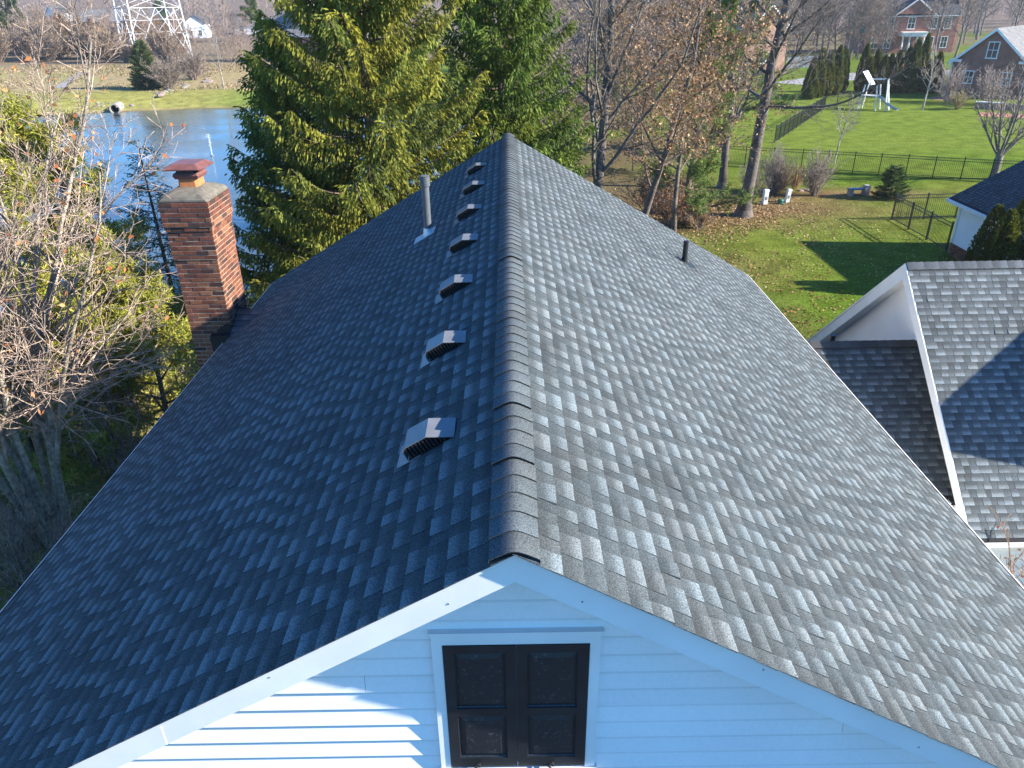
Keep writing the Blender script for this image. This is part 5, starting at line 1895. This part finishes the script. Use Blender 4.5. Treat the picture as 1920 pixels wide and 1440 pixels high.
# behind the spruces and the ridge
for i in range(24):
    spots.append((rng.uniform(960, 1330), rng.uniform(95, 190), rng.choice((0, 2, 1, 3)), rng.uniform(.75, 1.1)))
for i in range(22):
    spots.append((rng.uniform(640, 1400), rng.uniform(40, 90), rng.choice((0, 2, 1)), rng.uniform(.9, 1.25)))
# right: round the brick houses
for i in range(15):
    spots.append((rng.uniform(1490, 1680), rng.uniform(88, 112), rng.choice((0, 2, 1)), rng.uniform(.7, 1.05)))
for i in range(34):
    spots.append((rng.uniform(1400, 2000), rng.uniform(42, 85), rng.choice((0, 2, 2, 1)), rng.uniform(.9, 1.3)))
for i in range(16):
    spots.append((rng.uniform(1790, 2020), rng.uniform(26, 52), rng.choice((0, 2, 1)), rng.uniform(1.0, 1.4)))
for px, py in ((1752, 112), (1735, 103), (1655, 112), (1625, 108), (1590, 112), (1790, 108), (1500, 100), (1538, 108), (1895, 60), (1860, 40), (1830, 70)):
    spots.append((px, py, rng.choice((0, 2)), rng.uniform(.7, .95)))
HB = [(o.location.x, o.location.y, 9.5 if o is not h10 else 22) for o in (h1, h2, h3, h4, h5, h6, h7, h8, h9, h10)]
for px, py, k, s in spots:
    q = gpt(px, py)
    if any(abs(q.x - a) < r and abs(q.y - b) < r for a, b, r in HB): continue
    if pond_dist([q.x], [q.y])[0] < 2: continue
    wood_tree(k, px, py, q, s)

# underbrush along the meadow edge: bushes one can count
b0 = None
for i in range(54):
    px = rng.uniform(-60, 350); py = rng.uniform(86, 119)
    q = gpt(px, py)
    if b0 is None:
        b0 = shrub('brush', 'brown brush ' + region(px, py), q, 4.2, 3.2, 301, 40, bark=(.24, .18, .14), twig=(.32, .24, .17), rmin=.03, group='brush along the meadow edge')
    else:
        t = dup(b0, q, rng.uniform(0, 6.28), rng.uniform(.9, 1.9))
        t['label'] = 'brown brush ' + region(px, py) + (' in the open' if py > 104 else ' among trunks')

# far-off wood that reads as one mass: real trunks and twigs on the rising ground
far_segs = []
rr = random.Random(77)
for i in range(400):
    y = rr.uniform(265, 560); x = rr.uniform(-.85, .85) * y
    z = gz(x, y); H = rr.uniform(11, 17)
    c0 = rr.uniform(.8, 1.2); col = (.23 * c0, .185 * c0, .16 * c0)
    far_segs.append(((x, y, z - .3), (x, y, z + H * .9), .22, .05, col))
    for j in range(34):
        a = rr.uniform(0, 6.283); t = rr.uniform(.18, .95); L_ = H * .36 * (1.15 - t) * rr.uniform(.6, 1.2) + .7
        p0 = (x, y, z + H * t * .9); an = rr.uniform(.5, 1.0)
        p1 = (x + math.cos(a) * L_ * math.sin(an), y + math.sin(a) * L_ * math.sin(an), p0[2] + L_ * math.cos(an))
        far_segs.append((p0, p1, .10, .04, (.26 * c0, .21 * c0, .18 * c0)))
        for q in range(1):
            u = rr.uniform(.3, .9); b = tuple(p0[w] * (1 - u) + p1[w] * u for w in range(3))
            far_segs.append((b, (b[0] + rr.uniform(-1, 1), b[1] + rr.uniform(-1, 1), b[2] + rr.uniform(.3, 1.3)), .05, .035, (.28 * c0, .22 * c0, .19 * c0)))
fw = link('far_woods', np_mesh('far_woods', *tubes(far_segs, 3)), M['bark'])
tag(fw, 'grey-brown bare woods on the rising ground along the top of the picture', 'woods', kind='stuff')

# meadow tufts and brambles on the far shore, one mass nobody could count
g = np.random.default_rng(12)
N_ = 16000
tx = g.uniform(-110, -36, N_); ty = g.uniform(113, 170, N_)
keep = (pond_dist(tx, ty) > 7) & (vnoise(tx, ty, 6, 21) > .35)
tx, ty = tx[keep], ty[keep]
D = g.normal(0, .45, (len(tx), 3)); D[:, 2] = 1
C = np.array([(.36, .28, .15), (.30, .22, .12), (.26, .18, .12), (.22, .22, .08), (.33, .24, .17)])[g.integers(5, size=len(tx))] * g.uniform(.7, 1.2, (len(tx), 1))
ln = g.uniform(.12, .55, len(tx))
gr = link('meadow_grass', np_mesh('meadow_grass', *quads(np.stack([tx, ty, ground_z(tx, ty) + ln * .4], 1), D, g.normal(0, 1, D.shape), ln, .16 * np.ones(len(tx)), C)), M['dryleaf'])
tag(gr, 'dry tan meadow grass and brambles on the far shore below the pylon', 'grass', kind='stuff')

# fallen leaves
def leaf_field(n, cx, cy, sx, sy, dens, size, cols, name, label):
    g = np.random.default_rng(n)
    x = g.normal(cx, sx, n); y = g.normal(cy, sy, n)
    k = (vnoise(x, y, 1.9, 8) > dens) & ~((x > -5.3) & (x < 5.0) & (y < 16)) & (pond_dist(x, y) > .4)
    k &= ~((x > 4) & (x < 31) & (y < 18)) & ~((x > 20.6) & (y < 34.4))
    x, y = x[k], y[k]; m = len(x)
    D = g.normal(0, 1, (m, 3)); D[:, 2] *= .3
    S = g.normal(0, 1, (m, 3)); S[:, 2] *= .35
    C = np.array(cols)[g.integers(len(cols), size=m)] * g.uniform(.6, 1.3, (m, 1))
    P = np.stack([x, y, ground_z(x, y) + .02 + g.uniform(0, .03, m)], 1)
    o = link(name, np_mesh(name, *quads(P, D, S, size * g.uniform(.7, 1.3, m), size * .7 * np.ones(m), C)), M['dryleaf'])
    return tag(o, label, 'leaves', kind='stuff')


TAN = [(.40, .27, .13), (.34, .20, .09), (.46, .34, .19), (.28, .15, .07), (.36, .24, .13)]
leaf_field(7500, 11.4, 42.8, 2.6, 3.0, .25, .12, TAN, 'fallen_leaves', 'tan fallen leaves spread round the large leaning trunk')
leaf_field(5000, 15.0, 37, 6.5, 6.5, .4, .085, [(.40, .33, .15), (.46, .38, .2), (.34, .24, .11)], 'fallen_leaves', 'sparse pale leaves scattered over the near right lawn')
leaf_field(9000, -10, 16, 4.0, 6.0, .3, .12, TAN + [(.40, .19, .08)], 'fallen_leaves', 'brown leaves lying in the left yard below the eave')
leaf_field(9000, 3, 27, 6.5, 7, .2, .13, [(.32, .17, .07), (.26, .14, .06), (.36, .22, .10)], 'fallen_leaves', 'rust-brown leaves under the trees behind the ridge')

# ------------------------------------------------------------------ pylon
tb = gpt(297, 112)
tw = thing('transmission_tower', 'pale steel lattice transmission tower standing in the meadow beyond the pond', 'pylon', (tb.x, tb.y, 0), math.radians(39))
HT, S0 = 27.0, 5.9
KH = 10.6


def corner(i, z):
    sx, sy = ((-1, -1), (1, -1), (1, 1), (-1, 1))[i]
    s = S0 - z * .045 if z <= 20 else S0 - .9 - (z - 20) * .45
    return Vector((sx * s, sy * s, z))


def strut(a, b, r, name='strut'):
    m = MB(); m.bar(a, b, r, r * .8); return m.build(name, M['steel'], tw)


for i in range(4):
    strut(corner(i, -.2), corner(i, 20), .24, 'leg')
    strut(corner(i, 20), corner(i, HT), .18, 'leg')
    m = MB(); q = corner(i, 0); m.box(q - Vector((.5, .5, .3)), q + Vector((.5, .5, .35))); m.build('footing', M['concrete'], tw)
for i in range(4):
    j = (i + 1) % 4
    apex = (corner(i, KH) + corner(j, KH)) / 2
    strut(corner(i, KH), corner(j, KH), .13)
    for c in (i, j):
        foot = corner(c, .2)
        strut(foot, apex, .15)
        lv = [2.9, 5.6, 8.2]
        prevL = foot
        for z in lv:
            L_ = corner(c, z); K_ = foot.lerp(apex, (z - .2) / (KH - .2))
            strut(L_, K_, .10)
        zs = [.2] + lv + [KH]
        for a, b in zip(zs[1:-1], zs[2:]):
            strut(foot.lerp(apex, (a - .2) / (KH - .2)), corner(c, b), .10)
    zs = [KH, 14, 17.2, 20, 23, 25.4, HT]
    for a, b in zip(zs[:-1], zs[1:]):
        strut(corner(i, a), corner(j, b), .11); strut(corner(j, a), corner(i, b), .11); strut(corner(i, b), corner(j, b), .12)
for i in (0, 1):
    strut(corner(i, KH), corner(i + 2, KH), .10)
m = MB()
for s in (-1, 1):
    for z in (20, 25.4):
        m.bar((0, -1.5, z), (s * 7.5, 0, z + .5), .14, .12); m.bar((0, 1.5, z), (s * 7.5, 0, z + .5), .14, .12); m.bar((0, 0, z + 2), (s * 7.5, 0, z + .5), .1, .1)
m.build('cross_arm', M['steel'], tw)

# ------------------------------------------------------------------ culvert pipe, stones, track
p = gp(216, 204, -.75)
cv = thing('culvert_pipe', 'pale concrete culvert pipe opening into the pond at the far shore', 'pipe', p, math.radians(14))
m = MB(); K = 20
ring = lambda y, r: [(math.cos(2 * PI * k / K) * r, y, math.sin(2 * PI * k / K) * r) for k in range(K)]
m.loft([ring(0, .62), ring(-.35, .64), ring(-.36, .64), ring(-.36, .51), ring(2.6, .50), ring(2.6, .62)], caps=False)
m.loft([ring(2.6, .62), ring(0, .62)], caps=False); m.build('barrel', M['concrete'], cv)
m = MB(); m.poly(ring(1.1, .499)); m.build('dark_inside', M['vent_dark'], cv)
rs = random.Random(9)


def rock_mesh(seed, s):
    g = random.Random(seed); m = MB()
    n = 7
    rings = []
    for z, q in ((-.3, .8), (.05, 1.0), (.4, .75), (.55, .3)):
        rings.append([(math.cos(6.283 * k / n) * q * s * g.uniform(.75, 1.15), math.sin(6.283 * k / n) * q * s * g.uniform(.7, 1.1), z * s * g.uniform(.85, 1.1)) for k in range(n)])
    m.loft(rings, (.25 * g.uniform(.8, 1.1), .215 * g.uniform(.8, 1.1), .17))
    me = m.mesh('rock'); me.materials.append(M['stone']); return me


RK = [rock_mesh(i, 1) for i in range(6)]
def rock(px, py, s, label, group):
    o = link('rock', rs.choice(RK), None); q = gpt(px, py); o.location = q; o.scale = (s, s, s * .8); o.rotation_euler = (0, 0, rs.uniform(0, 6))
    return tag(o, label, 'rock', group)


for i in range(30):
    t = rs.random()
    rock(300 + 108 * t + rs.uniform(-7, 7), 178 - 32 * t + rs.uniform(-3.5, 3.5), rs.uniform(.22, .62), 'tan boulder in the stone bank on the far shore between bare bushes and green lawn', 'boulders of the far stone bank')
for i in range(12):
    rock(190 + rs.uniform(-14, 60), 198 + rs.uniform(-5, 3), rs.uniform(.16, .36), 'pale stone at the water beside the culvert pipe', 'stones beside the culvert')
P = [gpt(112, 165), gpt(132, 150), gpt(155, 135)]
strip('gravel_track', [(q.x, q.y, 0) for q in P], 1.6, .03, M['concrete'])
# small fountain jets in the pond
p = gp(398, 292, WATER_Z)
fo = thing('pond_fountain', 'thin white fountain jet in the pond left of the spruces', 'fountain', p)
M['spray'] = material('water_spray', (.75, .8, .85), .3, spec=.5)
g = np.random.default_rng(2); n = 260
t = g.uniform(0, 1, n); a = g.uniform(0, 6.283, n); q = .02 + .22 * t * g.uniform(0, 1, n) ** 2
Pq = np.stack([np.cos(a) * q, np.sin(a) * q, 1.9 * t], 1)
v, f, c = quads(Pq, np.tile([[0, 0, 1.]], (n, 1)) + g.normal(0, .2, (n, 3)), g.normal(0, 1, (n, 3)), .12 * np.ones(n), .025 * np.ones(n), np.ones((n, 3)))
link('jet', np_mesh('jet', v, f, c), M['spray'], fo)
m = MB(); m.tube((0, 0, -.3), (0, 0, .06), .22, .16, 12); m.build('float', M['vent'], fo)

# ------------------------------------------------------------------ playset
p = gpt(1628, 205)
pl = thing('playset', 'white wooden playset with tilted canopy and grey slide at the end of the far lawn', 'playset', p, math.radians(-42))
T_ = lambda a, b, w, n_, mt=None: (lambda m: (m.bar(a, b, w, w), m.build(n_, mt or M['white'], pl)))(MB())
for x in (-.75, .75):
    for y in (-.7, .7):
        T_((x * 1.25, y, -.05), (x * .8, y * .75, 2.5), .10, 'post')
T_((1.9, -.5, 0), (1.45, 0, 3.1), .12, 'post'); T_((1.9, .6, 0), (1.45, 0, 3.1), .12, 'post')
T_((-.6, 0, 3.0), (1.5, 0, 3.1), .13, 'beam')
m = MB()
for k in range(7): m.box((-.75 + k * .215, -.65, 1.38), (-.75 + k * .215 + .2, .65, 1.43))
m.build('platform', M['timber'], pl)
m = MB(); m.loft([[(-1.05, -.75, 3.75), (-1.05, .75, 3.75), (-.05, .75, 2.45), (-.05, -.75, 2.45)], [(-1.01, -.75, 3.78), (-1.01, .75, 3.78), (-.01, .75, 2.48), (-.01, -.75, 2.48)]]); m.build('canopy', M['white'], pl)
m = MB()
pts = [(.85, 1.40), (1.3, 1.15), (2.0, .65), (2.6, .28), (3.05, .16)]
for (x0, z0), (x1, z1) in zip(pts[:-1], pts[1:]):
    m.loft([[(x0, -.62, z0), (x0, -.12, z0), (x0, -.12, z0 + .03), (x0, -.62, z0 + .03)], [(x1, -.62, z1), (x1, -.12, z1), (x1, -.12, z1 + .03), (x1, -.62, z1 + .03)]])
    for y in (-.65, -.12):
        m.loft([[(x0, y, z0), (x0, y + .03, z0), (x0, y + .03, z0 + .16), (x0, y, z0 + .16)], [(x1, y, z1), (x1, y + .03, z1), (x1, y + .03, z1 + .16), (x1, y, z1 + .16)]])
m.build('slide', M['slide'], pl)
m = MB()
for y in (-.55, -.15): m.bar((-.95, y, 0), (-.7, y, 1.4), .06, .06)
for k in range(5): m.bar((-.95 + .05 * k, -.55, .2 + .27 * k), (-.95 + .05 * k, -.15, .2 + .27 * k), .05, .05)
m.build('ladder', M['timber'], pl)

# ------------------------------------------------------------------ utility posts, bench, small things
def utility(label, px, py, h, w, tilt):
    q = gpt(px, py)
    t = thing('utility_pedestal', label, 'utility box', q, .25)
    t.rotation_euler = (0, tilt, .25)
    m = MB(); m.bevbox((-w / 2, -w * .42, -.05), (w / 2, w * .42, h * .86), .01); m.build('body', M['plastic_white'], t)
    m = MB(); m.bevbox((-w / 2 - .02, -w * .42 - .02, h * .86 + .002), (w / 2 + .02, w * .42 + .02, h), .04); m.build('cap', M['plastic_white'], t)
    m = MB(); m.box((-w * .3, -w * .42 - .012, h * .3), (w * .3, -w * .42 + .002, h * .55)); m.build('label_plate', M['vent'], t)


utility('upright pale utility pedestal nearest to the large leaning trunk', 1433, 383, .88, .26, .02)
utility('leaning pale utility pedestal right of the green dome', 1475, 379, .78, .22, .10)
q = gpt(1463, 382)
t = thing('irrigation_box', 'small green domed box between the two pale utility pedestals', 'utility box', q)
m = MB()
rg = lambda r, z: [(math.cos(2 * PI * k / 14) * r, math.sin(2 * PI * k / 14) * r, z) for k in range(14)]
m.loft([rg(.20, -.03), rg(.20, .04), rg(.16, .05)]); m.build('base', M['plastic_green'], t)
m = MB(); m.loft([rg(.15, .05), rg(.15, .16), rg(.19, .17), rg(.19, .20), rg(.13, .27), rg(.03, .30)]); m.build('dome', M['plastic_green'], t)

q = gpt(1608, 366)
t = thing('stone_bench', 'stone bench with blue slab seat and one tall block end beside the small spruce', 'bench', q, .12)
m = MB(); m.bevbox((-.62, -.18, -.05), (-.40, .18, .36), .02, (.36, .33, .30)); m.build('leg', M['stone'], t)
m = MB(); m.bevbox((.32, -.2, -.05), (.62, .2, .36), .02, (.34, .30, .27)); m.build('leg', M['stone'], t)
m = MB(); m.bevbox((-.66, -.22, .362), (.34, .22, .43), .015); m.build('seat', M['bluestone'], t)
m = MB(); m.bevbox((.345, -.17, .362), (.66, .17, .60), .03, (.42, .40, .37)); m.build('end_block', M['stone'], t)
for i, (px, py, s) in enumerate([(1501, 358, .22), (1512, 357, .26), (1519, 359, .18)]):
    rock(px, py, s, ['reddish stone left of the upright bare shrub', 'larger pale stone left of the upright bare shrub', 'small stone touching the upright bare shrub'][i], None)

# low brick terrace wall with white coping by the brick house
a, b = gpt(1826, 203), gpt(1925, 208)
t = thing('terrace_wall', 'low brick terrace wall with white stone coping in front of the brick house', 'wall', a)
d = b - a
m = MB(); m.bar((0, 0, .25), d + Vector((0, 0, .25)), .35, .7); m.build('wall', M['hbrick2'], t)
m = MB(); m.bar((0, 0, .66), d * .58 + Vector((0, 0, .66)), .45, .10); m.build('coping', M['white'], t)
P = [gpt(1836, 214), gpt(1930, 219)]
strip('brick_patio', [(q.x, q.y, 0) for q in P], 3.2, .02, M['hbrick2'])
P = [gpt(1745, 186), gpt(1800, 183)]
strip('brick_path', [(q.x, q.y, 0) for q in P], 2.4, .02, M['hbrick2'])
# green bird feeder on a pole
q = gpt(1607, 112)
t = thing('bird_feeder', 'small green bird feeder on a thin pole among the bare trees', 'bird feeder', q)
m = MB(); m.tube((0, 0, 0), (0, 0, 4.6), .06, .05, 8); m.build('pole', M['blackiron'], t)
m = MB(); m.bevbox((-.3, -.3, 4.6), (.3, .3, 5.3), .05); m.build('body', M['plastic_green'], t)
m = MB(); m.loft([[(-.45, -.45, 5.3), (.45, -.45, 5.3), (.45, .45, 5.3), (-.45, .45, 5.3)], [(-.06, -.06, 5.8), (.06, -.06, 5.8), (.06, .06, 5.8), (-.06, .06, 5.8)]]); m.build('roof', M['plastic_green'], t)

# thin winter air
m = MB(); m.box((-690, -55, -4), (690, 700, 62))
hz = m.build('haze', None)
hm = bpy.data.materials.new('thin_haze'); hm.use_nodes = True
for n_ in list(hm.node_tree.nodes):
    if n_.type == 'BSDF_PRINCIPLED': hm.node_tree.nodes.remove(n_)
pv = hm.node_tree.nodes.new('ShaderNodeVolumePrincipled')
pv.inputs['Color'].default_value = (.86, .90, .96, 1)
pv.inputs['Density'].default_value = HAZE
pv.inputs['Anisotropy'].default_value = .2
hm.node_tree.links.new(pv.outputs[0], [n_ for n_ in hm.node_tree.nodes if n_.type == 'OUTPUT_MATERIAL'][0].inputs['Volume'])
hz.data.materials.append(hm)
tag(hz, 'thin pale winter haze over the far trees and houses', 'haze', kind='stuff')

# branch the far shrubs need nothing more; report size
tri = 0
seen = set()
for o_ in SC.objects:
    if o_.type == 'MESH' and o_.data.name not in seen:
        seen.add(o_.data.name); tri += sum(1 for _ in ()) + len(o_.data.loops) - 2 * len(o_.data.polygons)
print('TRIANGLES', tri, 'OBJECTS', len(SC.objects))
